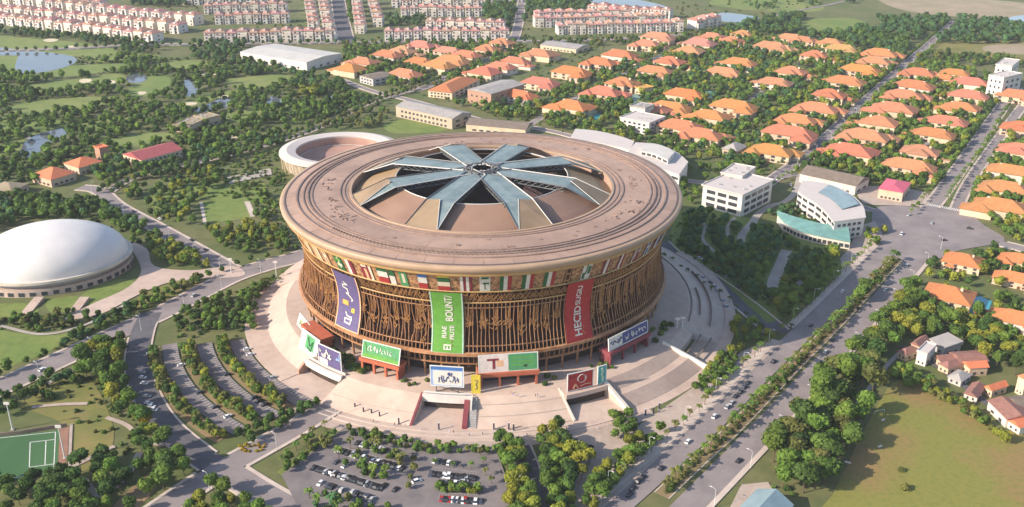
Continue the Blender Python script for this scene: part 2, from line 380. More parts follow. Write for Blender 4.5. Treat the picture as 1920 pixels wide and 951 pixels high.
sheet('field', [(1380, -8), (1520, 0), (1540, 20), (1440, 22), (1330, 8)], 'fairway', 'light green fields at the top edge')
sheet('field', [(20, 750), (150, 700), (210, 790), (200, 860), (140, 900), (125, 800)], 'dry_grass', 'dry olive grass slope beside the pitch')
sheet('field', [(230, 930), (290, 880), (300, 905), (250, 960), (190, 985)], 'soil', 'bare reddish soil by the bottom road', block=True)
sheet('lawn', [(262, 555), (330, 528), (420, 508), (400, 530), (310, 566), (262, 580)], 'dry_grass', 'yellowish planted strip along the boulevard')
for k, p in enumerate([
    [(30, 118), (44, 98), (95, 99), (138, 107), (141, 118), (105, 131), (60, 138), (32, 134)], [(-40, 88), (10, 90), (46, 97), (40, 104), (-40, 102)],
    [(36, 290), (52, 262), (88, 247), (134, 239), (128, 249), (102, 264), (82, 280), (52, 296)], [(238, 143), (262, 139), (276, 146), (262, 156), (240, 153)],
    [(346, 150), (366, 156), (373, 164), (364, 180), (350, 178)], [(346, 206), (380, 200), (412, 186), (432, 188), (424, 202), (372, 212)],
    [(497, 190), (512, 181), (532, 188), (526, 200), (502, 201)], [(606, 186), (618, 180), (632, 186), (618, 194)], [(1342, 30), (1360, 24), (1422, 33), (1400, 42), (1350, 40)], [(1882, 40), (1905, 30), (1960, 30), (1960, 48), (1900, 48)],
    [(1050, -6), (1180, -2), (1250, 14), (1150, 10)]]):
    sheet('pond', p, 'water', ['large grey pond at the left of the golf course', 'narrow pond at the left edge', 'winding pond in the lower golf course', 'small pond among fairways', 'slim pond beside a stand of trees', 'long thin pond with tree reflections',
        'round pond near the bright tree', 'tiny pond by the boulevard trees', 'pale pond behind the townhouses', 'pond at the top right edge', 'grey water behind the far townhouses'][k], block=True)
for k, (px, py, a, b) in enumerate([(95, 76, 14, 3), (134, 90, 10, 4), (160, 152, 12, 4), (207, 155, 10, 4), (266, 175, 9, 3), (358, 195, 12, 3), (420, 182, 10, 3), (100, 211, 9, 2), (325, 212, 7, 3), (50, 258, 8, 3), (165, 268, 7, 3), (440, 257, 22, 5), (395, 140, 20, 2)]):
    sheet('bunker', [(px - a, py), (px - a * .3, py - b), (px + a, py - b * .6), (px + a * .6, py + b * .7), (px - a * .4, py + b)], 'sand', 'pale sand bunker on the golf course')

# ---------------------------------------------------------------- roads
ROADS = {}; RD = []
def road(key, name, px, width, m, label, kerb=2.2, k=8, dash=True, kerbs=(1, 1), world=None, edge=False):
    line = smooth_open(world or GG(px), k); ROADS[key] = line
    ZL[0] += 0.006; z = ZL[0]
    tag(part(name, ribbon(MB(), line, -width / 2, width / 2, z), m), label, 'road', kind='structure')
    occ_line(line, width / 2 + (kerb if kerb else 0) + 0.5)
    RD.append((line, width, kerb, kerbs, z, label, dash))
    return line
road('boulevard', 'road', [(-90, 766), (0, 727), (120, 672), (250, 612), (330, 574), (430, 522), (500, 498), (560, 482), (640, 452)], 19, 'asphalt', 'broad pinkish boulevard crossing the left side')
road('northwest', 'road', [(446, 512), (400, 486), (300, 430), (222, 388), (186, 358), (150, 352)], 13, 'asphalt', 'road climbing from the junction towards the red roofed houses')
road('longroad', 'road', [(196, 366), (260, 330), (400, 298), (560, 254), (640, 218), (700, 190), (760, 172), (830, 142), (880, 118), (930, 95)], 9, 'asphalt', 'long tree lined road behind the stadium', kerb=1.5)
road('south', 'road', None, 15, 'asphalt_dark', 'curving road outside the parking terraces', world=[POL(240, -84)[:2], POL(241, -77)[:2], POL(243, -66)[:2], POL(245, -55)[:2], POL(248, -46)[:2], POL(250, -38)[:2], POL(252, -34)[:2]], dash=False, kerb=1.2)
road('diagonal', 'road', [(200, 1030), (310, 951), (400, 890), (480, 845), (560, 800), (618, 764)], 15, 'asphalt', 'diagonal road running up to the stadium steps', dash=False)
road('lower', 'road', [(405, 868), (450, 898), (510, 935), (570, 965), (640, 1000)], 15, 'asphalt', 'road curving under the parking lot', dash=False)
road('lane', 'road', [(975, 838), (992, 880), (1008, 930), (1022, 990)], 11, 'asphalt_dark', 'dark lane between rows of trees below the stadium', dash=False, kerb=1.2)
road('avenue_west', 'road', [(1060, 1030), (1190, 920), (1325, 800), (1425, 700), (1530, 600), (1600, 530), (1668, 462)], 15, 'asphalt', 'western carriageway of the avenue', kerb=5.5, kerbs=(1, 0))
road('avenue_east', 'road', [(1200, 1040), (1290, 951), (1437, 800), (1530, 700), (1620, 600), (1690, 520), (1740, 462)], 15, 'asphalt', 'eastern carriageway of the avenue', kerb=3, kerbs=(0, 1))
road('service', 'road', [(1235, 455), (1262, 480), (1330, 524), (1396, 572), (1462, 626)], 17, 'asphalt_dark', 'shaded service road round the stadium plaza', dash=False, kerb=1.5)  # stadium shadow on this road is put into the dark asphalt colour
sheet('junction', [(1636, 398), (1676, 386), (1740, 392), (1806, 394), (1846, 424), (1884, 452), (1800, 470), (1745, 492), (1700, 490), (1648, 474)], 'asphalt', 'wide asphalt junction at the head of the avenue', block=True)
road('upper_west', 'road', [(1726, 410), (1768, 360), (1830, 272), (1880, 200), (1906, 164)], 13, 'asphalt', 'left lane of the divided road above the junction', kerb=2)
road('upper_east', 'road', [(1786, 412), (1812, 352), (1858, 282), (1920, 196), (1960, 150)], 9, 'asphalt', 'right lane of the divided road above the junction', kerb=2)
road('cross_east', 'road', [(1800, 440), (1880, 458), (1970, 480)], 12, 'asphalt', 'road leaving the junction to the right', dash=False)
road('cross_west', 'road', [(1650, 400), (1612, 386), (1570, 360), (1500, 330), (1455, 335), (1400, 352), (1330, 344), (1270, 338)], 8, 'asphalt', 'road winding behind the white office building', kerb=1.2, dash=False)
road('villa_street', 'road', [(1430, 350), (1450, 336), (1520, 285), (1590, 220), (1650, 165), (1700, 120), (1745, 82), (1790, 40)], 12, 'asphalt', 'straight street through the villa district', kerb=1.8)
road('villa_lane_a', 'road', [(990, 236), (1060, 196), (1130, 160), (1250, 100), (1310, 68)], 8, 'asphalt', 'villa lane left of the tennis court', kerb=1.2, dash=False)
road('villa_lane_b', 'road', [(740, 176), (800, 165), (850, 138), (905, 116), (960, 90)], 8, 'asphalt', 'villa lane beside the brown gymnasium', kerb=1.2, dash=False)
road('villa_lane_c', 'road', [(1290, 270), (1350, 228), (1420, 178), (1500, 120), (1560, 90)], 6, 'asphalt', 'garden lane between the middle villa rows', kerb=0, dash=False)
road('villa_lane_d', 'road', [(1690, 335), (1740, 268), (1790, 205), (1840, 140)], 5, 'asphalt', 'garden lane between the right villa rows', kerb=0, dash=False)
road('back_road', 'road', [(640, 150), (700, 172), (760, 186), (830, 205), (920, 230), (1000, 240), (1090, 262), (1160, 300)], 9, 'asphalt', 'road passing behind the stadium', kerb=1.5, dash=False)
road('ridge_road', 'road', [(-60, 97), (120, 92), (270, 84), (380, 84), (520, 82), (660, 80), (800, 79), (960, 78), (1100, 76), (1250, 68), (1340, 58)], 12, 'asphalt', 'road in front of the townhouse rows', kerb=2)
road('grid_road', 'road', [(650, 80), (641, 40), (634, 0), (630, -40)], 26, 'asphalt_dark', 'wide road painted in blue shade between the townhouse blocks', kerb=2, dash=False)  # blue shade over this road is put into its darker asphalt
road('grid_road_east', 'road', [(962, 78), (970, 56), (975, 30), (978, 0)], 14, 'asphalt', 'road right of the pink townhouses', dash=False)
road('far_road', 'road', [(1340, 58), (1480, 24), (1560, 8), (1650, -12)], 10, 'asphalt', 'far road running to the top edge', dash=False, kerb=0)
JUN = GG([(1636, 398), (1676, 386), (1740, 392), (1806, 394), (1846, 424), (1884, 452), (1800, 470), (1745, 492), (1700, 490), (1648, 474)])
def on_road(x, y, me_):
    if inside(JUN, np.array([x]), np.array([y]))[0]: return True
    for line, wd, *_ in RD:
        if line is me_: continue
        L = np.array(line); a, d = L[:-1], L[1:] - L[:-1]; t = np.clip(((x - a[:, 0]) * d[:, 0] + (y - a[:, 1]) * d[:, 1]) / (d ** 2).sum(1), 0, 1)
        if np.hypot(a[:, 0] + d[:, 0] * t - x, a[:, 1] + d[:, 1] * t - y).min() < wd / 2 + .3: return True
    return False
for line, width, kerb, kerbs, z, label, dash in RD:
    if kerb:
        kb = MB(); fine = [(x, y) for x, y, _ in along(line, 4.0)]
        for sd, on in ((-1, kerbs[0]), (1, kerbs[1])):
            if not on: continue
            mid = offset(fine, sd * (width / 2 + kerb / 2)); keep = [not on_road(*p, line) for p in mid]; i = 0
            while i < len(fine):
                j = i
                while j < len(fine) and keep[j]: j += 1
                if j - i > 1:
                    d0, d1 = sorted((sd * width / 2, sd * (width / 2 + kerb))); raised(kb, fine[i:j], d0, d1, 0, .14 + z)
                i = max(j, i + 1)
        if kb.v: tag(part('pavement', kb, 'kerb'), 'pale pavement edging the ' + label, 'pavement', kind='structure')
    if dash:
        d = MB()
        for (x, y, a) in along(line, 13.0, 4):
            if on_road(x, y, line): continue
            q = [(math.cos(a), math.sin(a)), (-math.sin(a), math.cos(a))]
            d.add([(x + q[0][0] * i + q[1][0] * j, y + q[0][1] * i + q[1][1] * j, z + 0.05) for i, j in ((-2, -.11), (2, -.11), (2, .11), (-2, .11))], [(0, 1, 2, 3)])
        if d.v: tag(part('lane_marking', d, 'linepaint'), 'pale dashed centre line of the ' + label, 'marking', kind='structure')
# median of the avenue
med = smooth_open(GG([(1240, 930), (1300, 873), (1380, 800), (1478, 698), (1575, 600), (1640, 530), (1682, 486)]), 8)
mb = raised(MB(), med, -4.0, 4.0, 0, 0.22); tag(part('median', mb, 'soil'), 'planted earth median of the avenue', 'median', kind='structure')
mb = raised(raised(MB(), med, -4.6, -4.0, 0, 0.28), med, 4.0, 4.6, 0, 0.28); tag(part('kerb', mb, 'kerb'), 'pale kerbs of the avenue median', 'kerb', kind='structure')
med2 = smooth_open(GG([(1772, 380), (1792, 350), (1846, 272), (1900, 186)]), 6)
mb = raised(MB(), med2, -2.6, 2.6, 0, 0.2); tag(part('median', mb, 'lawn'), 'narrow planted median above the junction', 'median', kind='structure')
# zebra crossing and stop lines by the junction
mb = MB(); a, b = Vector(G(1733, 383)), Vector(G(1806, 397)); d = (b - a).normalized(); nn = Vector((-d.y, d.x))
for k in range(22):
    p = a + (b - a) * k / 21
    mb.add([(*(p + d * i + nn * j), ZL[0] + 0.02) for i, j in ((-.45, -3), (.45, -3), (.45, 3), (-.45, 3))], [(0, 1, 2, 3)])
tag(part('zebra_crossing', mb, 'paint'), 'white zebra crossing above the junction', 'marking', kind='structure')
# wide pavements by the avenue and the bus bays
sheet('pavement', [(1075, 905), (1110, 862), (1180, 812), (1236, 772), (1310, 720), (1390, 660), (1440, 640), (1470, 640), (1400, 706), (1310, 790), (1175, 915), (1080, 1000)], 'pave', 'wide pale pavement between stadium and avenue', smooth=False, block=True)
sheet('pavement', [(1085, 820), (1130, 800), (1180, 800), (1165, 830), (1110, 862), (1080, 890), (1070, 860)], 'pave', 'grey forecourt behind the lower trees', smooth=False, block=True)
sheet('pavement', [(1560, 500), (1590, 470), (1612, 425), (1640, 415), (1655, 440), (1620, 480), (1570, 530)], 'pave', 'pale pavement beside the curved white building', smooth=False, block=True)
sheet('pavement', [(1390, 910), (1440, 905), (1470, 951), (1490, 1010), (1340, 1010)], 'pave', 'pale forecourt at the bottom of the avenue', smooth=False, block=True)
sheet('pavement', [(1610, 355), (1660, 350), (1735, 362), (1738, 386), (1680, 386), (1620, 382)], 'pave', 'pale island around the pink house', block=True)
# drive and terrace of the dome
sheet('drive', [(240, 455), (276, 468), (290, 500), (360, 508), (425, 500), (452, 505), (450, 520), (330, 528), (255, 556), (190, 590), (120, 600), (175, 570), (240, 540), (265, 505)], 'plaza', 'tan drive sweeping round the white dome', block=True)
sq = [(380, 379), (455, 372), (470, 407), (388, 419)]
for i in range(4):
    p, q_ = G(*sq[i]), G(*sq[(i + 1) % 4]); wd_ = (1.2, 5.0, 1.2, 3.0)[i]
    tag(part('path', raised(MB(), [p, q_], -wd_, 0.3, 0, .1), 'kerb'), ('upper', 'right', 'lower', 'left')[i] + ' pale border of the square green', 'path', kind='structure')
sheet('path', [(424, 334), (508, 316), (510, 328), (430, 346)], 'path', 'pale paved court above the square green', smooth=False)
sheet('lawn', [(1270, 400), (1330, 392), (1420, 415), (1470, 440), (1560, 470), (1570, 520), (1460, 600), (1420, 590), (1340, 515), (1262, 465)], 'lawn', 'lawn of the shaded garden beside the stadium')
def path(px, wd, label, m='path'):
    line = smooth_open(GG(px), 8); ZL[0] += 0.006
    tag(part('path', ribbon(MB(), line, -wd / 2, wd / 2, ZL[0]), m), label, 'path', kind='structure'); occ_line(line, wd / 2 + 2.5)
path([(1448, 385), (1424, 400), (1410, 420), (1392, 440), (1388, 460)], 7, 'pale path winding through the shaded garden')
path([(1378, 408), (1364, 430), (1370, 455)], 3.5, 'narrow path in the shaded garden')
path([(1306, 405), (1322, 425), (1318, 450), (1345, 478)], 3, 'curving path at the left of the shaded garden')
path([(1475, 470), (1462, 500), (1450, 530), (1445, 560)], 9, 'broad pale path at the lower end of the garden')
path([(1455, 535), (1490, 525), (1510, 545)], 5, 'side path at the lower end of the garden')
path([(1500, 330), (1490, 362), (1470, 380), (1448, 385)], 6, 'path from the garden to the back road')
path([(0, 612), (80, 628), (160, 610), (240, 570)], 3, 'light path under the dome lawns')
path([(200, 784), (240, 800), (270, 830), (320, 836)], 3, 'path between the lower left trees', 'pave')
path([(130, 880), (180, 855), (215, 838)], 3, 'path on the dry slope', 'pave'); path([(155, 900), (190, 930), (240, 890), (262, 850)], 4, 'stony track below the slope')
path([(90, 720), (130, 700), (150, 690)], 3, 'path beside the boulevard hedge'); path([(60, 765), (110, 760), (165, 758)], 3, 'short path above the pitch', 'pave')
path([(640, 620), (660, 640)], 2, 'small path')
path([(1600, 770), (1660, 690), (1690, 660)], 3, 'track along the wooded edge of the field')
path([(1690, 650), (1760, 690), (1840, 750), (1920, 800)], 5, 'narrow lane behind the small houses', 'asphalt_dark')
path([(1260, 130), (1262, 140)], 2, 'garden path')
# football pitch bottom left
pc = [G(p[0], p[1]) for p in ((-140, 835), (112, 808), (108, 890), (-140, 925))]
sheet('sports_pitch', pc, 'turf', 'dark green football pitch with white lines', smooth=False, world=True, block=True)
def bil(u, v):
    a, b, c, d = [np.array(p) for p in pc]; return tuple((a * (1 - u) + b * u) * (1 - v) + (d * (1 - u) + c * u) * v)
mb = MB(); zz = ZL[0] + 0.02
def pl(a, b, wd=0.45):
    A, B = np.array(bil(*a)), np.array(bil(*b)); t = (B - A) / np.linalg.norm(B - A); nn = np.array((-t[1], t[0])) * wd / 2
    mb.add([(*(A + nn), zz), (*(A - nn), zz), (*(B - nn), zz), (*(B + nn), zz)], [(0, 1, 2, 3)])
for a, b in [((.02, .04), (.97, .04)), ((.97, .04), (.97, .96)), ((.97, .96), (.02, .96)), ((.78, .22), (.97, .22)), ((.78, .22), (.78, .78)), ((.78, .78), (.97, .78)), ((.90, .22), (.90, .78)), ((.5, .04), (.5, .96))]: pl(a, b)
tag(part('pitch_marking', mb, 'paint'), 'white lines of the football pitch', 'marking', kind='structure')
sheet('running_track', [(112, 806), (130, 802), (124, 905), (108, 900)], 'red_track', 'reddish brown strip at the end of the pitch', smooth=False, block=True)
sheet('path', [(131, 797), (137, 796), (132, 902), (126, 902)], 'pave', 'pale path beyond the end of the pitch', smooth=False)
mb = raised(MB(), GG([(-60, 826), (40, 814), (126, 800)]), -0.3, 0.3, 0, 2.4)
o = part('fence', mb, 'darkroof'); tag(o, 'low dark fence along the far side of the pitch', 'fence')

# ---------------------------------------------------------------- parking terraces and lot
for r, a0, a1, key in ((222, -71, -37.5, 'outer'), (200, -69, -36, 'middle'), (179, -68, -33, 'inner')):
    road('arc_' + key, 'road', None, 10, 'asphalt_lot', key + ' curved parking terrace', world=[POL(r, a)[:2] for a in np.linspace(a0, a1, 10)], kerb=1.0, k=3, dash=False)
    mb = MB()
    for a in np.linspace(a0 + 1, a1 - 1, 20 + int(r / 10)):
        p, q = POL(r - 4.8, a), POL(r - 1.2, a); mb.bar((p[0], p[1], ZL[0] + .01), (q[0], q[1], ZL[0] + .01), 0.25, h=0.012)
    tag(part('bay_marking', mb, 'paint'), 'white bay lines on the ' + key + ' terrace', 'marking', kind='structure')
for r0, r1, a0, a1, t in ((184.5, 193.5, -68, -36, 'inner'), (205.5, 215.5, -70, -37, 'middle'), (228, 237.5, -71, -38, 'outer')):
    mb = MB().revolve([(r0, 0.16), (r1, 0.16)], 40, a0, a1); tag(part('planting_strip', mb, 'soil'), t + ' planted strip between the parking terraces', 'planting', kind='structure')
lotp = [(528, 892), (648, 802), (700, 812), (800, 836), (930, 842), (950, 900), (972, 1000), (640, 1010), (560, 955)]
sheet('parking_lot', lotp, 'asphalt_lot', 'asphalt parking lot below the stadium', smooth=False, block=True)
mb = MB()
def bays(p0, p1, n, depth=5.2, side=1):
    a, b = Vector(G(*p0)), Vector(G(*p1)); d = (b - a).normalized(); nn = Vector((-d.y, d.x)) * side
    for k in range(n + 1):
        p = a + (b - a) * k / n; q = p + nn * depth; mb.bar((*p, ZL[0] + .012), (*q, ZL[0] + .012), 0.14, h=0.012)
    mb.bar((*(a + nn * depth), ZL[0] + .012), (*(b + nn * depth), ZL[0] + .012), 0.2, h=0.011)
bays((628, 848), (752, 884), 22); bays((582, 882), (716, 922), 24); bays((808, 888), (890, 898), 14); bays((822, 938), (905, 942), 14)
tag(part('bay_marking', mb, 'linepaint'), 'white bay lines of the lower parking lot', 'marking', kind='structure')
def island(px, label, m='lawn'):
    p = GG(px); o = part('planting_island', MB().prism(p, 0, 0.18), m); tag(o, label, 'planting', kind='structure'); occ(p, False)
island([(650, 838), (700, 838), (775, 870), (760, 882), (640, 846)], 'planted island behind the upper car row', 'dry_grass')
island([(640, 866), (690, 880), (735, 898), (728, 908), (640, 880)], 'planted strip between the car rows')
island([(800, 880), (905, 892), (905, 896), (800, 884)], 'kerbed strip behind the motorcycles', 'kerb')
island([(820, 914), (900, 920), (900, 930), (815, 924)], 'planted strip in the right half of the lot')
island([(520, 885), (640, 798), (652, 802), (532, 894)], 'green verge along the lot edge')
island([(700, 812), (800, 832), (930, 838), (930, 846), (800, 842), (690, 822)], 'grass verge below the stadium steps', 'dry_grass')
island([(450, 842), (480, 832), (500, 838), (462, 852)], 'yellow flower bed at the road bend', 'sand')
island([(556, 940), (640, 968), (760, 1000), (600, 1000)], 'green verge at the bottom of the lot')
# ================================================================ STADIUM
HT = 88.0; PZ = 8.0
occ([POL(166, a)[:2] for a in range(0, 360, 6)])
st = thing('stadium', 'huge round bronze stadium with a star of glass strips in its roof', 'stadium', (0, 0, 0))
# facade profile, z relative to the rim
PR = [(-5.5, 136.5), (-13, 133.2), (-20.5, 130.3), (-29, 127.6), (-36, 126.4), (-44, 126.3), (-51, 127.4), (-57, 129.2), (-63, 131.2)]
PRz = np.array([p[0] for p in PR][::-1]); PRr = np.array([p[1] for p in PR][::-1])
def RF(z): return float(np.interp(z, PRz, PRr))
def RFs(z): return sum(RF(z + d) for d in (-3, -1.5, 0, 1.5, 3)) / 5
# roof ring
part('roof_ring', MB().revolve([(137.2, HT - .6), (130, HT + .4), (118, HT + 1.1), (104, HT + 1.4), (94, HT + 1.3), (92, HT + 1.0), (91.6, HT - 6.5), (92, HT - 9)], 192), 'roof', st, smooth=False)
for r, wd, h in ((128.6, .55, .7), (124.2, .5, .6), (121.3, .7, .8), (118.4, .45, .5), (99.2, .5, .6), (96.2, .45, .5)):
    zz = HT + float(np.interp(r, [92, 104, 118, 130, 137], [1.1, 1.4, 1.1, .4, -.6]))
    part('roof_ridge', MB().revolve([(r + wd, zz - .3), (r + wd, zz + h), (r - wd, zz + h), (r - wd, zz - .3)], 160), 'roofridge', st)
part('inner_rim', MB().revolve([(93.0, HT + .9), (92.9, HT + 2.0), (91.3, HT + 2.0), (91.2, HT + .4)], 160), 'fascia', st)
part('rim_gutter', MB().revolve([(137.4, HT - .7), (137.3, HT - .2), (136.2, HT - .1), (136.1, HT - .8)], 160), 'roofedge', st)
part('fascia', MB().revolve([(137.3, HT - .55), (139.3, HT - .5), (140.2, HT - 1.4), (140.0, HT - 3.2), (138.9, HT - 5.2), (137.0, HT - 6.3), (134, HT - 6.6)], 192), 'fascia', st, smooth=True)
part('gold_band', MB().revolve([(138.6, HT - 5.4), (138.3, HT - 7.0), (136.4, HT - 8.2), (135.4, HT - 8.3)], 180), 'goldtrim', st)
for k in range(48):
    a = k * 7.5; part('roof_seam', MB().bar(POL(100, a, HT + 1.36), POL(117.6, a, HT + 1.12), .17, h=.12), 'roofridge', st); part('roof_seam', MB().bar(POL(129.4, a + 2, HT + .42), POL(135.8, a + 2, HT - .3), .17, h=.14), 'roofridge', st)
q = random.Random(77)
for k in range(26):
    a = q.uniform(0, 360); r = q.uniform(102, 116); p = Vector(POL(r, a, HT + 1.3)); s__ = q.uniform(.8, 2.2); part('roof_equipment', MB().bar(p, p + Vector((s__, 0, 0)), s__ * .8, h=q.uniform(1, 2)), 'roofridge', st)
# roof services: walkways and small equipment drawn as thin raised pieces
for (th0, th1, rr) in ((-75, -60, 108), (-100, -84, 110), (48, 75, 110), (60, 72, 115), (84, 100, 108), (-58, -48, 108)):
    q = random.Random(int(th0 * 7 + rr))
    for k in range(16):
        a = q.uniform(th0, th1); r = rr + q.uniform(-4, 4); L = q.uniform(1, 4.5); z = HT + 1.5
        p = Vector(POL(r, a, z)); an = q.choice((0, math.pi / 2)) + R_(a); part('roof_equipment', MB().bar(p, p + Vector((math.cos(an), math.sin(an), 0)) * L, .45, h=.5), 'roofridge', st)
mb = MB()
for k in range(150):
    a = -48 + k * .66; r = 123 + (k % 2) * .8; p, q = Vector(POL(r - 1.2, a, HT + 1.1)), Vector(POL(r + 1.2, a + .2, HT + .95)); mb.bar(p, q, .35, h=.5)
part('roof_walkway', mb, 'roofedge', st)
# frieze with printed panels
part('frieze_band', MB().revolve([(RF(-6) - .2, HT - 6.4), (RF(-13) - .2, HT - 13), (RF(-20.5) - .2, HT - 20.5)], 180), 'frieze', st)
for z, h, m in ((-20.5, .5, 'goldtrim'), (-29, .5, 'goldtrim')):
    part('band_rail', MB().revolve([(RF(z) + .6, HT + z + h), (RF(z) + .8, HT + z), (RF(z) + .6, HT + z - h), (RF(z) - .4, HT + z - h)], 180), m, st)
def wrap(a0, a1, z0, z1, off, mi, mb, na=3, nz=3):
    """panel lying on the facade between two angles and two heights"""
    v = []; f = []
    for i in range(na + 1):
        for j in range(nz + 1):
            z = z0 + (z1 - z0) * j / nz; a = a0 + (a1 - a0) * i / na; v.append(POL(RFs(z) + off, a, HT + z))
    for i in range(na):
        for j in range(nz): k = i * (nz + 1) + j; f.append((k, k + nz + 1, k + nz + 2, k + 1))
    return mb.add(v, f, mi)
def ang(px, py, z, r):
    """angle of the facade point seen at this pixel (front half)"""
    return min((abs(PJ(*POL(r, a, z))[0] - px), a) for a in np.arange(-95, 95, .25))[1]
def flag(px, half, label, mats, rects):
    half *= .8; a = ang(px, 0, HT - 13.5, RF(-13.5)); mb = MB()
    for (u0, u1, v0, v1, m) in rects: wrap(a - half + 2 * half * u0, a - half + 2 * half * u1, -20.0 + 13.2 * v0, -20.0 + 13.2 * v1, .25 + .06 * m, m, mb)
    o = part('flag_panel', mb, mats, st); o['label'] = label
V = lambda *m: [(i / len(m), (i + 1) / len(m), 0, 1, k) for i, k in enumerate(m)]
Hs = lambda *m: [(0, 1, i / len(m), (i + 1) / len(m), k) for i, k in enumerate(m)]
for px in (545, 560, 576, 593): flag(px, 2.0, 'plain left end panel with orange sunlight painted in', ['fpeach', 'fcream'], V(0) + [(.82, .98, 0, 1, 1)])  # cream panels; the orange sunlight on them is painted as peach
flag(611, 1.5, 'tan panel with cream ladder lines', ['gold', 'fcream'], V(0) + [(.1, .3, 0, 1, 1), (.6, .75, 0, 1, 1), (.3, .6, .4, .55, 1)])
flag(635, 1.9, 'dark green panel with pale emblem', ['fgreen', 'fcream', 'bgreen'], V(0) + [(.2, .8, .25, .4, 1), (.45, .6, .15, .8, 1), (.15, .85, .55, .7, 2)])
flag(657, 1.5, 'white and maroon striped panel', ['bwhite', 'maroon'], V(0, 1))
flag(687, 2.2, 'maroon panel with tan and white blocks', ['maroon', 'fpeach', 'fcream'], V(0) + [(.3, .55, 0, .6, 1), (.78, 1, 0, .95, 2), (.1, .6, .7, .9, 2)])
flag(718, 1.9, 'green white and red panel', ['fgreen', 'bwhite', 'fred'], Hs(2, 1, 0))
flag(735, 1.0, 'narrow white and green panel', ['bwhite', 'fgreen'], Hs(0, 1))
flag(757, 1.3, 'mint green panel with pale figure', ['bgreen2', 'fcream'], V(0) + [(.35, .7, .2, .75, 1)])
flag(793, 1.5, 'blue white and red panel', ['fblue', 'bwhite', 'fred'], Hs(2, 1, 0))
flag(832, 2.0, 'yellow green cream and red striped panel', ['byellow', 'fgreen', 'fcream', 'fred'], Hs(3, 2, 1, 0))
flag(874, 1.9, 'white bars on a brown panel', ['maroon', 'bwhite'], V(1, 0, 1, 0))
flag(910, 1.7, 'white panel with green lettering', ['bwhite', 'fgreen'], V(0) + [(.15, .85, .72, .84, 1), (.3, .9, .42, .52, 1), (.45, .55, .1, .42, 1)])
for px in (948, 989, 1030): flag(px, 1.9, 'green white and red striped panel', ['fgreen', 'bwhite', 'fred', 'bblack'], V(0, 1, 2) + [(0, .9, .9, 1, 3)])
flag(1066, 1.2, 'gold ladder shaped emblem panel', ['backing', 'gold'], V(0) + [(.1, .25, 0, 1, 1), (.75, .9, 0, 1, 1), (.25, .75, .1, .2, 1), (.25, .75, .5, .6, 1), (.25, .75, .85, .95, 1)])
flag(1100, 1.7, 'white panel with dark green emblem', ['bwhite', 'fgreen'], V(0) + [(.1, .42, .05, .4, 1), (.62, .95, .3, .75, 1), (.4, .55, .3, .95, 1)])
flag(1136, 1.4, 'white pillar emblem on maroon', ['maroon', 'bwhite'], V(0) + [(.3, .72, 0, 1, 1), (.1, .9, .86, 1, 1)])
flag(1164, 1.3, 'white bar on maroon with red edge', ['maroon', 'bwhite', 'fred'], V(0) + [(.25, .6, 0, 1, 1), (.7, .9, 0, 1, 2)])
flag(1193, 1.9, 'white bracket shaped emblem on maroon', ['maroon', 'bwhite'], V(0) + [(.1, .26, 0, 1, 1), (.1, .9, .84, 1, 1), (.74, .9, .5, 1, 1), (.4, .5, .2, .84, 1)])
flag(1216, 1.9, 'white framed emblem on dark panel', ['bblue', 'bwhite'], V(0) + [(.1, .28, 0, 1, 1), (.7, .88, 0, 1, 1), (.28, .7, .8, .95, 1), (.28, .7, .4, .52, 1)])
for px in (1233, 1246, 1257): flag(px, 2.4, 'white stripe panel at the shaded right end', ['maroon', 'bwhite', 'fblue'], V(0, 1, 2))
# lattice band, backing wall, fins, ornaments
mb = MB(); q = random.Random(3)
for k in range(420):
    a = -104 + k * .5; t = q.uniform(-.5, .5)
    for sg in (1, -1):
        a0, a1 = a + q.uniform(-.2, .2), a + sg * q.uniform(.7, 1.5)
        z0, z1 = -28.6 + q.uniform(0, 2), -21 - q.uniform(0, 3.2)
        mb.bar(POL(RF(z0) + .25, a0, HT + z0), POL(RF(z1) + .3, a1, HT + z1), q.uniform(.22, .42), h=.3)
part('lattice_band', mb, 'gold', st)
part('facade_wall', MB().revolve([(RFs(z) - 3.0, HT + z) for z in (-20.5, -24, -29, -33, -37, -44, -51, -57, -62)], 160), 'backing', st)
mb = MB(); q = random.Random(5); NF = 320
for k in range(NF):
    a = 360 / NF * k
    if a > 180: a -= 360
    if abs(a) > 112: continue
    wob = 0.15 if -14 < a < 32 else (0.6 if a < 0 else .35)
    ph = q.uniform(0, 6.28); amp = wob * q.uniform(.4, 1.1); pts = []
    zs = np.linspace(-29, -61.5, 9)
    for i, z in enumerate(zs): pts.append(Vector(POL(RFs(z) + .1, a + amp * math.sin(ph + i * .9) * (math.sin(math.pi * i / 8)), HT + z)))
    for p, r in zip(pts, pts[1:]): mb.bar(p, r, .42, h=1.7)
part('facade_fins', mb, 'fin', st)
mb = MB(); q = random.Random(8)
for k in range(60):
    a = -105 + k * 3.55 + q.uniform(-.4, .4)
    z = -46 + q.uniform(-3.0, 2.5)
    for j in range(15):
        aa = a + q.gauss(0, .5); zz = z + q.gauss(0, 1.7); p = Vector(POL(RFs(zz) + .7, aa, HT + zz))
        t = Vector((math.cos(R_(aa)), math.sin(R_(aa)), 0)); an = q.uniform(-1.2, 1.2); mb.bar(p, p + (t * math.sin(an) + Vector((0, 0, 1)) * math.cos(an)) * q.uniform(1.2, 3.4), q.uniform(.25, .6), h=.5)
    for j in range(4):            # tall leaf-like strips above each knot
        aa = a + (j - 1.5) * .42; mb.bar(POL(RFs(-44) + .5, aa, HT - 44), POL(RFs(-33) + .5, aa + q.uniform(-.3, .3), HT - 33.5), .42, h=.3)
part('facade_ornament', mb, 'gold', st)
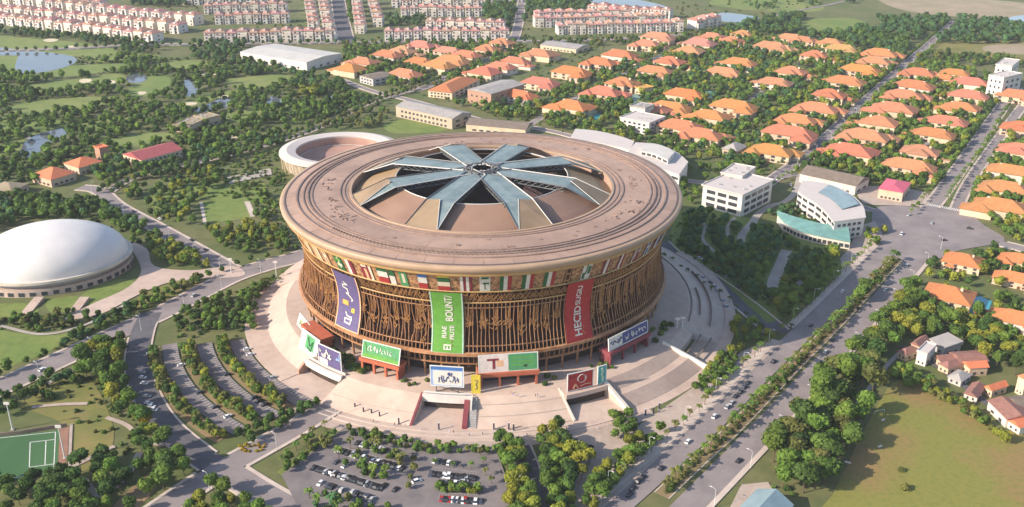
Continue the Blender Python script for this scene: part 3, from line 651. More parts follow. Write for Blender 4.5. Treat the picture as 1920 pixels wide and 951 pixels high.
for z in (-32.5, -57.2): part('facade_rail', MB().revolve([(RFs(z) + .8, HT + z + .3), (RFs(z) + .9, HT + z - .3), (RFs(z) - 1, HT + z - .3)], 160), 'fin', st)
for a in (-46, -11, 33.5):
    mb = MB(); q = random.Random(int(a))
    for j in range(90):
        aa = a + q.choice((-1, 1)) * q.uniform(3.1, 4.6); zz = q.uniform(-60, -30); p = Vector(POL(RFs(zz) + .8, aa, HT + zz)); mb.bar(p, p + Vector((q.uniform(-1, 1), 0, q.uniform(1, 3))), .5, h=.5)
    part('banner_border', mb, 'gold', st)
part('bottom_beam', MB().revolve([(131.2, HT - 61), (132.6, HT - 61.4), (132.8, HT - 63.2), (131.8, HT - 64), (122, HT - 64)], 180), 'fin', st)
# colonnade below the beam
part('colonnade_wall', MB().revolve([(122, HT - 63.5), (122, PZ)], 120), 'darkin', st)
mb = MB()
for k in range(150):
    a = -112 + k * 1.5; mb.bar(POL(130.2, a, HT - 63.6), POL(128.8, a, HT - 70), .5, h=.8)
mb.revolve([(129.2, HT - 69.6), (129.2, HT - 70.6), (128.2, HT - 70.6), (128.2, HT - 69.6)], 120, -112, 112)
part('soffit_slats', mb, 'fin', st)
for k in range(45):
    a = -108 + k * 4.9
    part('column', MB().tube([POL(127.5, a, PZ), POL(128.4, a, HT - 64)], .7, 8), 'fin', st)
# membrane, opening, seats, pitch
def mem(a0, a1, m, lab=None):
    mb = MB().revolve([(91.5, HT - 4.5), (82, HT + .2), (72, HT + 4.2), (61, HT + 8.4), (60.2, HT + 8), (61, HT + 7)], 12, a0, a1)
    o = part('roof_membrane', mb, m, st)
    if lab: o['label'] = lab
for k in range(8):
    a = k * 45.0
    mem(a - 22.5, a + 22.5, 'membranesunlit' if k in (5, 6, 2) else 'membrane', 'golden tan roof panel' if k in (5, 6, 2) else None)
part('opening_rim', MB().tube([POL(60.4, a, HT + 8.6) for a in range(0, 360, 4)], .38, 6, close=True), 'tube', st)
part('seating_bowl', MB().revolve([(92, HT - 9), (90, HT - 16), (78, HT - 30), (76, HT - 36), (60, HT - 62), (46, HT - 72), (45, HT - 76), (40, HT - 76)], 120), 'seats', st)
part('playing_field', MB().sheet([POL(42, a)[:2] for a in range(0, 360, 6)], HT - 75.8), 'turf', st)
# star of eight glass strips meeting at a raised ring
HUBZ = HT + 12.2
def SZ(r): return HUBZ - (r - 11) * 0.026 if r < 66.5 else HT + 1.0
for k in range(8):
    a = 22.5 + 45 * k; u = Vector(POL(1, a)); t = Vector((math.cos(R_(a)), math.sin(R_(a)), 0)); mm = 1 if math.sin(R_(a)) > 0 else -1
    def P(r, w, dz=0): return u * r + t * w + Vector((0, 0, SZ(r) + dz))
    W = lambda r: 7.6 + (r - 11) * 0.044
    mb = MB(); rs = np.linspace(10, 66, 8)
    for r0, r1 in zip(rs, rs[1:]):
        mb.add([P(r0, -W(r0)), P(r1, -W(r1)), P(r1, 0, .6), P(r0, 0, .6)], [(0, 1, 2, 3)]); mb.add([P(r0, 0, .6), P(r1, 0, .6), P(r1, W(r1)), P(r0, W(r0))], [(0, 1, 2, 3)])
    mb.add([P(66, 0, .6), P(66, -mm * W(66)), P(91.4, -mm * 10)], [(0, 1, 2)])       # glass flank folding down to the ring
    sp = part('roof_spoke', mb, 'spoke', st)
    mb = MB().add([P(66, mm * W(66)), P(66, 0, 1.6), P(91.4, mm * 13.4), P(91.4, -mm * 10, .2), P(66, 0, -.4), P(66, mm * W(66), -1.2)], [(0, 1, 2), (1, 3, 2), (1, 0, 5, 4)])
    part('spoke_tip', mb, 'tip', sp)
    part('tip_edge', MB().tube([P(66, 0, 1.7), P(91.3, -mm * 10, .4)], .22, 6), 'tube', sp)
    for sgn in (-1, 1):
        part('edge_tube', MB().tube([P(6, sgn * -3.5, 1.4), P(11, sgn * W(11), .6), P(66, sgn * W(66), .5), P(91, (13.3 if sgn == mm else -10 * sgn * -1) * (sgn if sgn == mm else 1), .5)], [.5, .42, .36, .26], 6), 'tubedark' if sgn < 0 else 'tube', sp)
    for sgn in (-1, 1):
        mb = MB(); lo = [P(r, sgn * (W(r) - 1), -3.2) for r in np.linspace(11, 64, 12)]; hi = [P(r, sgn * W(r), -.1) for r in np.linspace(11, 64, 12)]
        for i in range(11):
            mb.bar(lo[i], lo[i + 1], .5); mb.bar(lo[i], hi[i + 1], .35); mb.bar(hi[i], lo[i], .35)
        mb.bar(hi[11], lo[11], .35)
        part('spoke_truss', mb, 'truss', sp)
part('hub_ring', MB().tube([POL(11.5, a, HUBZ + .9) for a in range(0, 360, 10)], .8, 8, close=True), 'tubedark', st)
mb = MB()
for k in range(8):
    a = 22.5 + 45 * k; mb.tube([POL(13, a - 34, HUBZ + 1.2), POL(9.0, a, HUBZ + 1.6), POL(13, a + 34, HUBZ + 1.2)], .4, 6)
part('hub_struts', mb, 'tubedark', st)

# ---------------------------------------------------------------- podium, steps, ramps (ground works)
def sector(name, prof, a0, a1, m, label, n=None, closed=True):
    mb = MB(); n = n or max(4, int(abs(a1 - a0) / 1.5)); mb.revolve(prof[::-1], n, a0, a1)
    if closed:
        for a, fl in ((a0, 1), (a1, 0)):
            v = [POL(r, a, z) for r, z in prof] + [POL(prof[-1][0], a, -.3), POL(prof[0][0], a, -.3)]
            mb.add(v, [tuple(range(len(v)))[::(-1 if fl else 1)]])
        mb.revolve([(prof[-1][0], -.3), (prof[-1][0], prof[-1][1])], n, a0, a1)
    o = part(name, mb, m); tag(o, label, name.replace('_', ' '), kind='structure'); return o
sector('promenade', [(186, .05), (120, .05)][::-1], -48, 34.2, 'plaza', 'flat pale promenade at the foot of the stadium steps', closed=False)
mb = MB().revolve([(192, .01), (192, .30), (186, .30), (186, .06)], 90, -36, 34); tag(part('promenade_edge', mb, 'pave'), 'pale curved edge of the promenade', 'pavement', kind='structure')
RIN = 120
sector('podium', [(RIN, PZ), (151, PZ), (174, .4)], -33, -12.2, 'slope', 'smooth sloping podium left of the middle ramp')
sector('podium', [(RIN, PZ), (150, PZ), (174, .4)], -1.6, 19.4, 'slope', 'smooth sloping podium right of the middle ramp')
sector('podium', [(RIN, PZ), (152, PZ)], -12.2, -1.6, 'plaza', 'podium bridge over the middle ramp')
sector('podium', [(RIN, PZ), (158, PZ)], 19.4, 29.8, 'plaza', 'podium bridge over the right ramp')
sector('podium', [(RIN, PZ), (153, PZ)], -46, -33, 'plaza', 'podium bridge over the left ramp')
sector('podium', [(RIN, PZ), (143, PZ), (157, .5), (172.5, .3)], -96, -46, 'plaza', 'left side podium with long slope')
sector('podium', [(RIN, PZ), (150, PZ), (160, 4.5), (176, .4), (179, .3)], 66, 135, 'plaza', 'shaded right side podium')
sector('podium', [(RIN, PZ), (150, PZ), (158, 5)], 54.6, 66, 'plaza', 'podium above the right hand pit')
sector('podium', [(RIN, PZ), (141, PZ), (165, .3)], 135, 264, 'plaza', 'rear podium')
steps = [(RIN, PZ), (153, PZ)]
r, z = 153.0, PZ
for fl, n, dr in ((0, 12, .75), (1, 14, .72)):
    for k in range(n):
        z -= PZ / 26.5; steps += [(r, z), (r + dr, z)]; r += dr
    if not fl: r += 5.5; steps.append((r, z))
steps.append((184, max(z, .2)))
sector('grand_stairs', steps, 29.8, 54.6, 'plaza', 'broad curved flight of stone steps on the right', n=16)
for a0, a1 in ((-33, -12.4), (-1.4, 19.2)):
    for r in (156.5, 165):
        mb = MB().revolve([(r + .5, PZ - (r - 150) / 24 * 7.6 + .02), (r, PZ - (r - 150) / 24 * 7.6 + .22), (r - .1, PZ - (r - 150) / 24 * 7.6 + .1)], 14, a0, a1); tag(part('slope_seam', mb, 'pave'), 'thin seam across the sloping podium', 'seam', kind='structure')
for r, a0, a1 in ((177.5, -32, 18), (182, -34, 30)):
    mb = MB().revolve([(r + 1.0, .06), (r + 1.0, .5), (r, .5), (r, .06)], 40, a0, a1); tag(part('kerb_step', mb, 'kerb'), 'low curved step on the promenade', 'step', kind='structure')
# narrow flight by the middle ramp
mb = MB()
for k in range(18):
    r0 = 153 + k * 1.15; mb.revolve([(r0 + 1.0, PZ - k * .42), (r0 + 1.0, PZ + .3 - k * .42), (r0, PZ + .3 - k * .42)], 2, -1.3, 0.1)
tag(part('side_steps', mb, 'greywall'), 'narrow dark steps beside the middle ramp', 'steps', kind='structure')
def wallseg(r0, r1, a, z0, z1, m, label, th=1.0, zb=0):
    u = Vector(POL(1, a)); t = Vector((math.cos(R_(a)), math.sin(R_(a)), 0)) * th / 2; z0e, z1e = z0, z1
    p, q = u * r0, u * r1
    v = [p - t, p + t, q + t, q - t]; vv = [Vector((x.x, x.y, zb)) for x in v] + [Vector((v[0].x, v[0].y, z0e)), Vector((v[1].x, v[1].y, z0e)), Vector((v[2].x, v[2].y, z1e)), Vector((v[3].x, v[3].y, z1e))]
    mb = MB().add(vv, [(0, 1, 5, 4), (1, 2, 6, 5), (2, 3, 7, 6), (3, 0, 4, 7), (4, 5, 6, 7)])
    return tag(part('retaining_wall', mb, m), label, 'wall')
wallseg(151, 174, -12.5, PZ + .9, 1.2, 'darkred', 'dark red wall on the left of the middle ramp', 1.4)
wallseg(150, 173.5, -2.1, PZ + .6, 2.4, 'darkred', 'dark red wall on the right of the middle ramp', 3.0)
wallseg(151.5, 162, -1.0, PZ + 1.6, PZ + .6, 'white', 'white end wall at the top of the narrow steps', .8)
wallseg(150, 175, 19.3, PZ + .5, 1.0, 'offwhite', 'pale wall left of the right ramp', 1.2)
wallseg(153, 184, 30.2, PZ + 1.6, 1.6, 'offwhite', 'tall pale wall between right ramp and stone steps', 2.2)
wallseg(148, 183, 54.4, PZ + 2.4, 2.6, 'white', 'white wall along the far end of the stone steps', 1.4)
wallseg(150, 172, 66.2, PZ + .2, 2.0, 'greywall', 'grey wall closing the right hand pit', 1.2)
wallseg(152, 168, -33.0, PZ + .4, 1.0, 'darkroof', 'dark edged wall between left ramp and slope', 1.0)
wallseg(153, 160, -46.0, PZ + .6, 3, 'brickwall', 'brown wall at the outer side of the left ramp', 1.6)
def lintel(a0, a1, r, z0, z1, dr, m, label):
    mb = MB().revolve([(r, z0), (r + dr, z0), (r + dr, z1), (r, z1), (r, z0)], 8, a0, a1)
    for a in (a0, a1): mb.add([POL(r, a, z0), POL(r + dr, a, z0), POL(r + dr, a, z1), POL(r, a, z1)], [(0, 1, 2, 3)])
    return tag(part('portal_beam', mb, m), label, 'beam')
lintel(-12.2, -1.2, 152.1, 4.6, PZ + 1.4, 1.6, 'white', 'white beam over the middle ramp')
lintel(-12.2, -1.2, 149.8, PZ + .9, PZ + 1.6, .8, 'lampmetal', 'pale rail behind the white ramp beam')
lintel(19.6, 29.6, 158.1, 5.6, PZ + .5, 1.6, 'plaza', 'pinkish beam over the right ramp')
lintel(-46, -33, 153.1, 5.0, PZ + 1.2, 1.8, 'white', 'white beam over the left ramp')
lintel(-46, -33, 150.2, PZ + .2, PZ + 1.5, .9, 'offwhite', 'cream rail behind the left ramp beam')
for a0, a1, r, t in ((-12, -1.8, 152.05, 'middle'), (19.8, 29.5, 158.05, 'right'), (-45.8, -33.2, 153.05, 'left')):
    mb = MB().revolve([(r, .1), (r, 6)], 6, a0, a1); tag(part('underpass_shade', mb, 'darkin'), 'dark sheet painted as the shade of the ' + t + ' underpass', 'opening', kind='structure')  # flat dark sheet on the podium wall paints the shade inside the underpass
# pit at the right with beams
mb = MB().revolve([(183, .4), (160, .4)], 8, 55, 66); tag(part('pit_floor', mb, 'pave'), 'grey floor of the right hand pit', 'floor', kind='structure')
for r, h in ((163, 5), (170, 4)): lintel(55.5, 66, r, h - .8, h, 1.0, 'darkroof', ('upper' if r < 165 else 'lower') + ' dark beam across the right hand pit')
sector('outer_rim', [(176, .3), (176, 1.1), (183.5, 1.1), (183.5, .2)], 54.6, 118, 'plaza', 'pale outer rim of the right plaza', closed=False)
# thin dark seams on the right plaza
for r, a0, a1 in ((152, 70, 118), (166, 72, 104), (158, 76, 92)):
    lintel(a0, a1, r, PZ - (r - 148) * .3, PZ - (r - 150) * .25 + .5, .7, 'darkroof', {152: 'long dark', 166: 'outer dark', 158: 'short dark'}[r] + ' kerb on the shaded plaza')

# ---------------------------------------------------------------- entrance pavilions
def pavilion(a, wdeg, label, r=131, h=9.5, dep=9, fm='redframe'):
    root = thing('entrance_pavilion', label, 'entrance', POL(r, a, PZ), R_(a))
    w = math.radians(wdeg) * (r + dep / 2)
    def lp(name, mb, m): return link(name, mb.mesh(name, m), root)
    lp('canopy', MB().box(-w / 2 - 1, w / 2 + 1, -dep - .6, 0, h - 2.4, h), fm)
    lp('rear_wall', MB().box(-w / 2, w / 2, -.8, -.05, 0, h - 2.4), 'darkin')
    n = 4
    for k in range(n):
        x = -w / 2 + .8 + (w - 1.6) * k / (n - 1); lp('column', MB().box(x - .7, x + .7, -dep, -dep + 1.4, 0, h - 2.4), fm)
    lp('side_wall', MB().box(-w / 2, -w / 2 + .8, -dep + 1.5, -.9, 0, h - 2.4), fm); lp('side_wall', MB().box(w / 2 - .8, w / 2, -dep + 1.5, -.9, 0, h - 2.4), fm)
    for k in range(n - 1):
        x = -w / 2 + .8 + (w - 1.6) * (k + .5) / (n - 1); lp('door', MB().box(x - 2.6, x + 2.6, -1.2, -.82, 0, 5), 'window')
    return root, w, h, dep
def strokes(mb, pts, wd, mi, y=-.16):
    for (x0, z0), (x1, z1) in zip(pts, pts[1:]): mb.bar((x0, y, z0), (x1, y, z1), wd, mi, h=wd)
def board(name, label, loc, rz, w, h, bm, draw=None, mats=(), tilt=0, legs=0, frame='lampmetal', cat='billboard'):
    root = thing(name, label, cat, loc, rz)
    def L(y, z): return (y * math.cos(tilt) + z * math.sin(tilt), -y * math.sin(tilt) + z * math.cos(tilt))
    def lp(nm, mb, m):
        me = mb.mesh(nm, m)
        for v in me.vertices: y, z = L(v.co.y, v.co.z); v.co.y = y; v.co.z = z + legs
        return link(nm, me, root)
    lp('panel', MB().box(-w / 2, w / 2, -.1, .3, 0, h), bm)
    f = MB()
    for x in (-w / 2, w / 2): f.box(x - .25, x + .25, -.2, .4, -.25, h + .25)
    for z in (0, h): f.box(-w / 2 + .25, w / 2 - .25, -.2, .4, z - .25, z + .25)
    lp('frame', f, frame)
    if draw: mb = MB(); draw(mb, w, h); lp('print', mb, list(mats))
    if legs:
        for x in (-w / 3, w / 3): link('post', MB().box(x - .3, x + .3, -.1, .5, 0, legs + .2).mesh('post', 'tubedark'), root)
        link('brace', MB().bar((-w / 3, .2, .3), (w / 3, .2, legs), .3).bar((w / 3, .2, .3), (-w / 3, .2, legs), .3).mesh('brace', 'tubedark'), root)
    return root
def squig(seed, n, m, x0, x1, z0, z1, wd):
    q = random.Random(seed)
    def d(mb, w, h):
        for k in range(n):
            x = w * (x0 + (x1 - x0) * k / n); pts = [(x + q.uniform(0, .6) * w / n, h * q.uniform(z0, z1)) for _ in range(4)]; strokes(mb, pts, wd, m)
    return d
def rect(mb, w, h, u0, u1, v0, v1, m, y=-.14): mb.box(w * u0, w * u1, y, y + .08, h * v0, h * v1, m)
pv = pavilion(-25.8, 11.5, 'orange red entrance with a green roof board')
def dg(mb, w, h):
    rect(mb, w, h, -.48, .48, .02, .22, 0); squig(4, 9, 1, -.36, .30, .4, .85, .45)(mb, w, h); strokes(mb, [(-.44 * w, .9 * h), (-.38 * w, .3 * h), (.4 * w, .3 * h)], .5, 0)
board('roof_board', 'green board with pale script on the left entrance', POL(138.6, -25.8, PZ + 9.5), R_(-25.8), 27, 10.5, 'bgreen2', dg, ['bgreen', 'bwhite'], tilt=R_(16))
pavilion(7.9, 15, 'wide red entrance below the half pink half green board')
def dp(mb, w, h):
    rect(mb, w, h, -.5, 0.0, .0, 1, 0); rect(mb, w, h, -.36, -.16, .66, .78, 1, -.2); rect(mb, w, h, -.27, -.22, .18, .7, 1, -.2); rect(mb, w, h, -.2, -.08, .3, .66, 2, -.17)
    for z in (.3, .5, .72): rect(mb, w, h, .05, .44, z, z + .06, 3)
    rect(mb, w, h, .26, .32, .2, .34, 4)
board('roof_board', 'board half pale pink half green on the middle entrance', POL(138.4, 7.9, PZ + 9.5), R_(7.9), 36, 11, 'bgreen2', dp, ['bpale', 'maroon', 'fpeach', 'bgreen', 'bblack'], tilt=R_(10))
pavilion(43.5, 16, 'red entrance darkened with painted shade above the stone steps', fm='darkred', r=131.5, h=10)  # shade on this entrance is put into its darker red frame
def dn(mb, w, h):
    rect(mb, w, h, -.5, -.16, .0, 1, 0); squig(6, 5, 1, -.46, -.2, .25, .8, .5)(mb, w, h); squig(7, 8, 0, -.1, .44, .25, .8, .55)(mb, w, h); rect(mb, w, h, -.5, .5, 0, .08, 0)
board('roof_board', 'navy and white board with lettering on the shaded entrance', POL(139.2, 43.5, PZ + 10), R_(43.5), 38, 8.5, 'bblue', dn, ['bwhite', 'bblue'], tilt=R_(6))
pavilion(-52, 11, 'red entrance with pale boards at the far left')
def dm(mb, w, h):
    rect(mb, w, h, -.2, .28, .2, .9, 1); strokes(mb, [(-.1 * w, .8 * h), (.05 * w, .4 * h), (.2 * w, .7 * h), (.15 * w, .2 * h), (-.05 * w, .3 * h)], .8, 2)
board('leaning_board', 'pale mint board with green emblem at the left plaza', POL(146.5, -50, PZ - 2.2), R_(-50), 22, 13, 'mint', dm, ['bwhite', 'bgreen2', 'fgreen'], tilt=R_(18))
board('leaning_board', 'cream board on the wall of the far left entrance', POL(139, -60, PZ + 2), R_(-60), 20, 8, 'fcream', squig(15, 5, 0, -.4, .4, .2, .8, .6), ['bgreen2'], tilt=R_(20))
def dv(mb, w, h):
    rect(mb, w, h, -.46, -.1, .04, .34, 1); squig(21, 5, 0, -.44, .1, .4, .9, .9)(mb, w, h); squig(23, 2, 2, .18, .4, .5, .9, .6)(mb, w, h)
board('plaza_billboard', 'dusky violet billboard with white strokes beside the left ramp', POL(149.5, -38.5, PZ + .3), R_(-38.5), 21, 14, 'bviolet', dv, ['bwhite', 'bpale', 'bsky'])
def db(mb, w, h):
    rect(mb, w, h, -.42, .46, .06, .78, 0); squig(31, 9, 1, -.26, .34, .15, .55, .4)(mb, w, h); squig(33, 3, 1, -.1, .1, .5, .72, .4)(mb, w, h); rect(mb, w, h, -.49, .49, .82, .98, 2)
board('plaza_billboard', 'blue framed white billboard over the middle ramp', POL(147.2, -6.9, PZ + .2), R_(-6.9), 20, 13.5, 'bsky', db, ['bwhite', 'bblue', 'fblue'], legs=4.2)
def dy(mb, w, h):
    rect(mb, w, h, -.42, .42, .05, .95, 0); strokes(mb, [(-.15 * w, .75 * h), (.2 * w, .72 * h), (0, .5 * h), (.15 * w, .3 * h), (-.1 * w, .22 * h)], .4, 1)
board('plaza_sign', 'upright yellow sign beside the blue framed billboard', POL(147, -.2, PZ + .2), R_(-.2), 5, 12, 'byellow', dy, ['byellow', 'darkroof'], frame='byellow', cat='sign')
def dr(mb, w, h):
    cx, cz, rr = .05 * w, .62 * h, .24 * h
    for k in range(14):
        a0, a1 = k / 14 * 6.283, (k + 1) / 14 * 6.283; mb.bar((cx + rr * math.cos(a0), -.18, cz + rr * math.sin(a0)), (cx + rr * math.cos(a1), -.18, cz + rr * math.sin(a1)), .95, 0, h=.2)
    strokes(mb, [(-.28 * w, .1 * h), (-.2 * w, .34 * h), (-.1 * w, .12 * h)], .8, 1); strokes(mb, [(0, .16 * h), (.2 * w, .24 * h), (.42 * w, .2 * h)], .5, 1); rect(mb, w, h, -.46, -.2, .74, .82, 2)
board('plaza_billboard', 'red billboard with a white ring emblem by the right ramp', POL(155.5, 23.6, PZ + .6), R_(23.6), 17, 11.5, 'bred', dr, ['bwhite', 'fpeach', 'maroon'])
def dt(mb, w, h):
    rect(mb, w, h, -.42, .42, .04, .96, 1); strokes(mb, [(-.1 * w, .9 * h), (.05 * w, .7 * h), (-.1 * w, .5 * h), (.1 * w, .3 * h), (0, .12 * h)], 1.3, 0)
board('plaza_sign', 'upright teal sign right of the red billboard', POL(155.5, 29.2, PZ + .4), R_(29.2), 6, 12, 'bteal', dt, ['mint', 'bteal'], cat='sign')

# ---------------------------------------------------------------- long banners hung on the facade
def textmesh(txt):
    cu = bpy.data.curves.new('lettering', 'FONT'); cu.body = txt; cu.align_x = 'CENTER'; cu.align_y = 'CENTER'; cu.offset = .02
    o = bpy.data.objects.new('lettering', cu); COL.objects.link(o); bpy.context.view_layer.update()
    dg = bpy.context.evaluated_depsgraph_get(); me = bpy.data.meshes.new_from_object(o.evaluated_get(dg)); bpy.data.objects.remove(o); return me
def banner(pxc, half, z0, z1, label, m, edge, lines):
    a = ang(pxc, 0, HT + (z0 + z1) / 2, RF((z0 + z1) / 2) + 1.5)
    root = thing('hanging_banner', label, 'banner', (0, 0, 0)); off = 1.7
    mb = MB(); wrap(a - half, a + half, z1, z0, off, 0, mb, 5, 12)
    part('cloth', mb, m, root)
    f = MB(); wrap(a - half - .28, a - half + .12, z1, z0, off + .14, 0, f, 1, 12); wrap(a + half - .12, a + half + .28, z1, z0, off + .14, 0, f, 1, 12); wrap(a - half, a + half, z1, z1 + .8, off + .15, 0, f, 4, 1)
    part('hem', f, edge, root)
    H_ = z0 - z1
    for (txt, u, v, sz, sy, rot, lm) in lines:
        if isinstance(txt, str):
            me = textmesh(txt); vs = [(p.co.x * sz, p.co.y * sz * sy) for p in me.vertices]; faces = [tuple(p.vertices) for p in me.polygons]; bpy.data.meshes.remove(me)
        else:
            t = MB()
            for (x0, y0), (x1, y1) in zip(txt, txt[1:]):
                d = Vector((x1 - x0, y1 - y0)).normalized() * sz; n_ = Vector((-d.y, d.x))
                t.add([(x0 - n_.x - d.x, y0 - n_.y - d.y, 0), (x1 - n_.x + d.x, y1 - n_.y + d.y, 0), (x1 + n_.x + d.x, y1 + n_.y + d.y, 0), (x0 + n_.x - d.x, y0 + n_.y - d.y, 0)], [(0, 1, 2, 3)])
            vs = [(p[0], p[1]) for p in t.v]; faces = t.f
        out = []
        for x, y in vs:
            if rot: x, y = -y, x
            z = z1 + H_ * v + y; aa = a + half * u + math.degrees(x / 128); out.append(POL(RFs(z) + off + .25, aa, HT + z))
        part('lettering', MB().add(out, faces), lm, root)
    return root
banner(654, 4.6, -22, -61, 'long violet blue banner with white and yellow strokes', 'bviolet', 'fpeach', [
    ([(-1.5, 5.6), (1.2, 4.2), (-3.4, 3.2), (-3.2, 1.6), (.6, .8), (1.2, -2), (-.8, -2.4), (2.6, -4.2), (4.6, -6), (3.6, -6.8)], -.05, .68, .42, 1, 0, 'bwhite'),
    ([(-3, .8), (-.6, .8)], -.1, .42, 1.6, 1, 0, 'borange'), ([(2.4, 0), (4, 0), (4, -2), (2, -2), (2.4, 0)], .1, .37, .45, 1, 0, 'byellow'),
    ([(-2.6, 3), (-1, 1), (2.8, 1), (3, -.6), (-2.8, -.8), (-2.6, -3.2), (2.2, -3.6), (2.4, -1.6)], .05, .2, .42, 1, 0, 'bwhite')])
banner(840, 4.1, -21, -62, 'long green banner with pale vertical lettering', 'bgreen', 'mint', [('BOUNT/', .16, .72, 5.0, 1.3, 1, 'bwhite'), ('RIAE', -.2, .32, 3.7, 1.1, 1, 'bwhite'), ('FIUTE', .32, .32, 3.5, 1.1, 1, 'bwhite'), ('EI', .04, .10, 5.0, 1.3, 1, 'bwhite')])
banner(1082, 3.9, -20.5, -63, 'long red banner with white vertical lettering', 'bred', 'fred', [('SUGIU', .0, .76, 5.0, 1.0, 1, 'bwhite'), ('D', 0, .52, 6.4, 1.0, 1, 'bwhite'), ('HECI', -.02, .29, 6.8, 1.05, 1, 'bwhite')])
banner(1237, 5.0, -24, -60, 'violet blue banner in shade at the right edge of the facade', 'bviolet', 'bviolet', [([(-3, 6), (3, 4), (-3, 1), (3, -1), (-2, -4), (2, -6)], 0, .5, .5, 1, 0, 'bsky')])
# ================================================================ BUILDINGS
UB = MB().box(-.5, .5, -.5, .5, 0, 1).mesh('window', 'window')
def win(root, x, y, z, rz, w, h, d=.35, name='window', me=None):
    o = link(name, me or UB, root, (x, y, z), rz, (w, d, h)); return o
def facade_windows(root, A, B, rows, cols, h0, dh, ww, wh, pad=.08, proud=.08):
    """a window grid on the wall A->B (local xy, outside to the right of A->B)"""
    A, B = Vector(A), Vector(B); d = B - A; L = d.length; d /= L; nn = Vector((d.y, -d.x)); rz = math.atan2(d.y, d.x)
    for r in range(rows):
        for c in range(cols):
            s = L * (pad + (1 - 2 * pad) * (c + .5) / cols); p = A + d * s + nn * (proud - .175 + .1)
            win(root, p.x, p.y, h0 + r * dh, rz, ww * L * (1 - 2 * pad) / cols, wh)
def block(name, label, cat, A, B, C, h, wall, roof, kind='flat', rows=2, colsAB=6, colsBC=3, ww=.55, wh=2, over=.8, rise=3.5, group=None, windows=True, h0=1.2):
    """rectangular building from three ground corners in pixels: A left, B front, C right"""
    a, b, c = [Vector(G(*p)) for p in (A, B, C)]
    u, v = a - b, c - b; v = v - u * (v.dot(u) / u.length_squared); c = b + v; d = a + v
    ctr = (a + c) / 2; root = thing(name, label, cat, (ctr.x, ctr.y, 0), 0, group)
    poly = [p - ctr for p in (a, b, c, d)]; P = [(p.x, p.y) for p in poly]
    occ([(p.x, p.y) for p in (a, b, c, d)])
    link('wall', MB().prism(P, 0, h).mesh('wall', wall), root)
    cen = Vector((0, 0)); ex = [p + (p - cen).normalized() * over * 1.4 for p in poly]
    R = MB()
    if kind == 'flat':
        R.prism([(p.x, p.y) for p in ex], h, h + .6)
        par = [p * (1 - 1.2 / p.length) for p in ex]
        for i in range(4):
            p, q, r_, s_2 = ex[i], ex[(i + 1) % 4], par[(i + 1) % 4], par[i]; R.prism([(p.x, p.y), (q.x, q.y), (r_.x, r_.y), (s_2.x, s_2.y)], h + .6, h + 1.4)
    elif kind == 'gable' or kind == 'hip':
        lu, lv = u.length, v.length
        if lu >= lv: i0 = 0
        else: i0 = 1
        q = ex[i0:] + ex[:i0]                    # edge q0-q1 is long
        m0, m1 = (q[3] + q[0]) / 2, (q[1] + q[2]) / 2
        if kind == 'hip': dd = (m1 - m0); k = min(.45, .5 * min(lu, lv) / max(lu, lv)); m0, m1 = m0 + dd * k, m1 - dd * k
        V3 = [(p.x, p.y, h) for p in q] + [(m0.x, m0.y, h + rise), (m1.x, m1.y, h + rise)]
        R.add(V3, [(0, 1, 5, 4), (2, 3, 4, 5), (1, 2, 5), (3, 0, 4), (3, 2, 1, 0)])
    elif kind == 'shed':
        V3 = [(p.x, p.y, h + .1) for p in ex] + [(ex[0].x, ex[0].y, h + .7), (ex[1].x, ex[1].y, h + .7), (ex[2].x, ex[2].y, h + rise), (ex[3].x, ex[3].y, h + rise)]
        R.add(V3, [(4, 5, 6, 7), (0, 1, 5, 4), (1, 2, 6, 5), (2, 3, 7, 6), (3, 0, 4, 7), (3, 2, 1, 0)])
    link('roof', R.mesh('roof', roof), root)
    if kind == 'flat' and max(u.length, v.length) > 20:
        qq = random.Random(int(a.x * 7)); 
        for _ in range(5):
            s0, s1 = qq.uniform(-.36, .36), qq.uniform(-.36, .36); p = u * s0 + v * s1; link('air_conditioner', MB().box(p.x - 1.1, p.x + 1.1, p.y - .8, p.y + .8, h + .6, h + 2.0).mesh('air_conditioner', 'greywall'), root)
    if windows:
        dh = (h - h0) / rows
        facade_windows(root, P[0], P[1], rows, colsAB, h0, dh, ww, wh); facade_windows(root, P[1], P[2], rows, colsBC, h0, dh, ww, wh)
    return root, poly, ctr
block('exhibition_hall', 'large flat white hall with a pale metal roof', 'hall', (452, 113), (576, 133), (648, 117), 13, 'white', 'metalroof', 'gable', 1, 9, 4, .3, 3, rise=2.5)
block('school_building', 'long tan building with rows of windows and a grey roof', 'building', (743, 219), (848, 243), (868, 228), 13, 'tanwall', 'greyroof', 'gable', 2, 12, 2, .5, 2.6, rise=4)
block('low_building', 'low cream building with a brown roof behind the stadium rim', 'building', (874, 246), (985, 256), (1003, 243), 8, 'cream', 'darkroof', 'gable', 1, 7, 2, rise=4)
block('gymnasium', 'tall brown gymnasium with a sloping grey roof', 'gymnasium', (877, 192), (921, 201), (964, 178), 17, 'brickwall', 'greyroof', 'gable', 2, 4, 5, .3, 2.5, rise=3)
block('terrace_house', 'long cream house with a big orange roof beside the gymnasium', 'house', (803, 182), (848, 187), (890, 160), 9, 'cream', 'tile', 'hip', 2, 6, 5, rise=6)
block('flat_villa', 'white flat roofed villa with a stepped terrace', 'house', (1162, 243), (1216, 254), (1237, 240), 14, 'white', 'flatroof', 'flat', 3, 5, 3, .5, 2.4)
block('roof_room', 'small white upper storey on the flat roofed villa', 'house', (1180, 226), (1208, 231), (1222, 223), 17.5, 'offwhite', 'greyroof', 'flat', 1, 3, 2, windows=False)
block('long_shed', 'long low cream shed with a grey roof by the townhouse road', 'shed', (1013, 92), (1080, 101), (1098, 92), 7, 'cream', 'greyroof', 'gable', 1, 9, 2, rise=3)
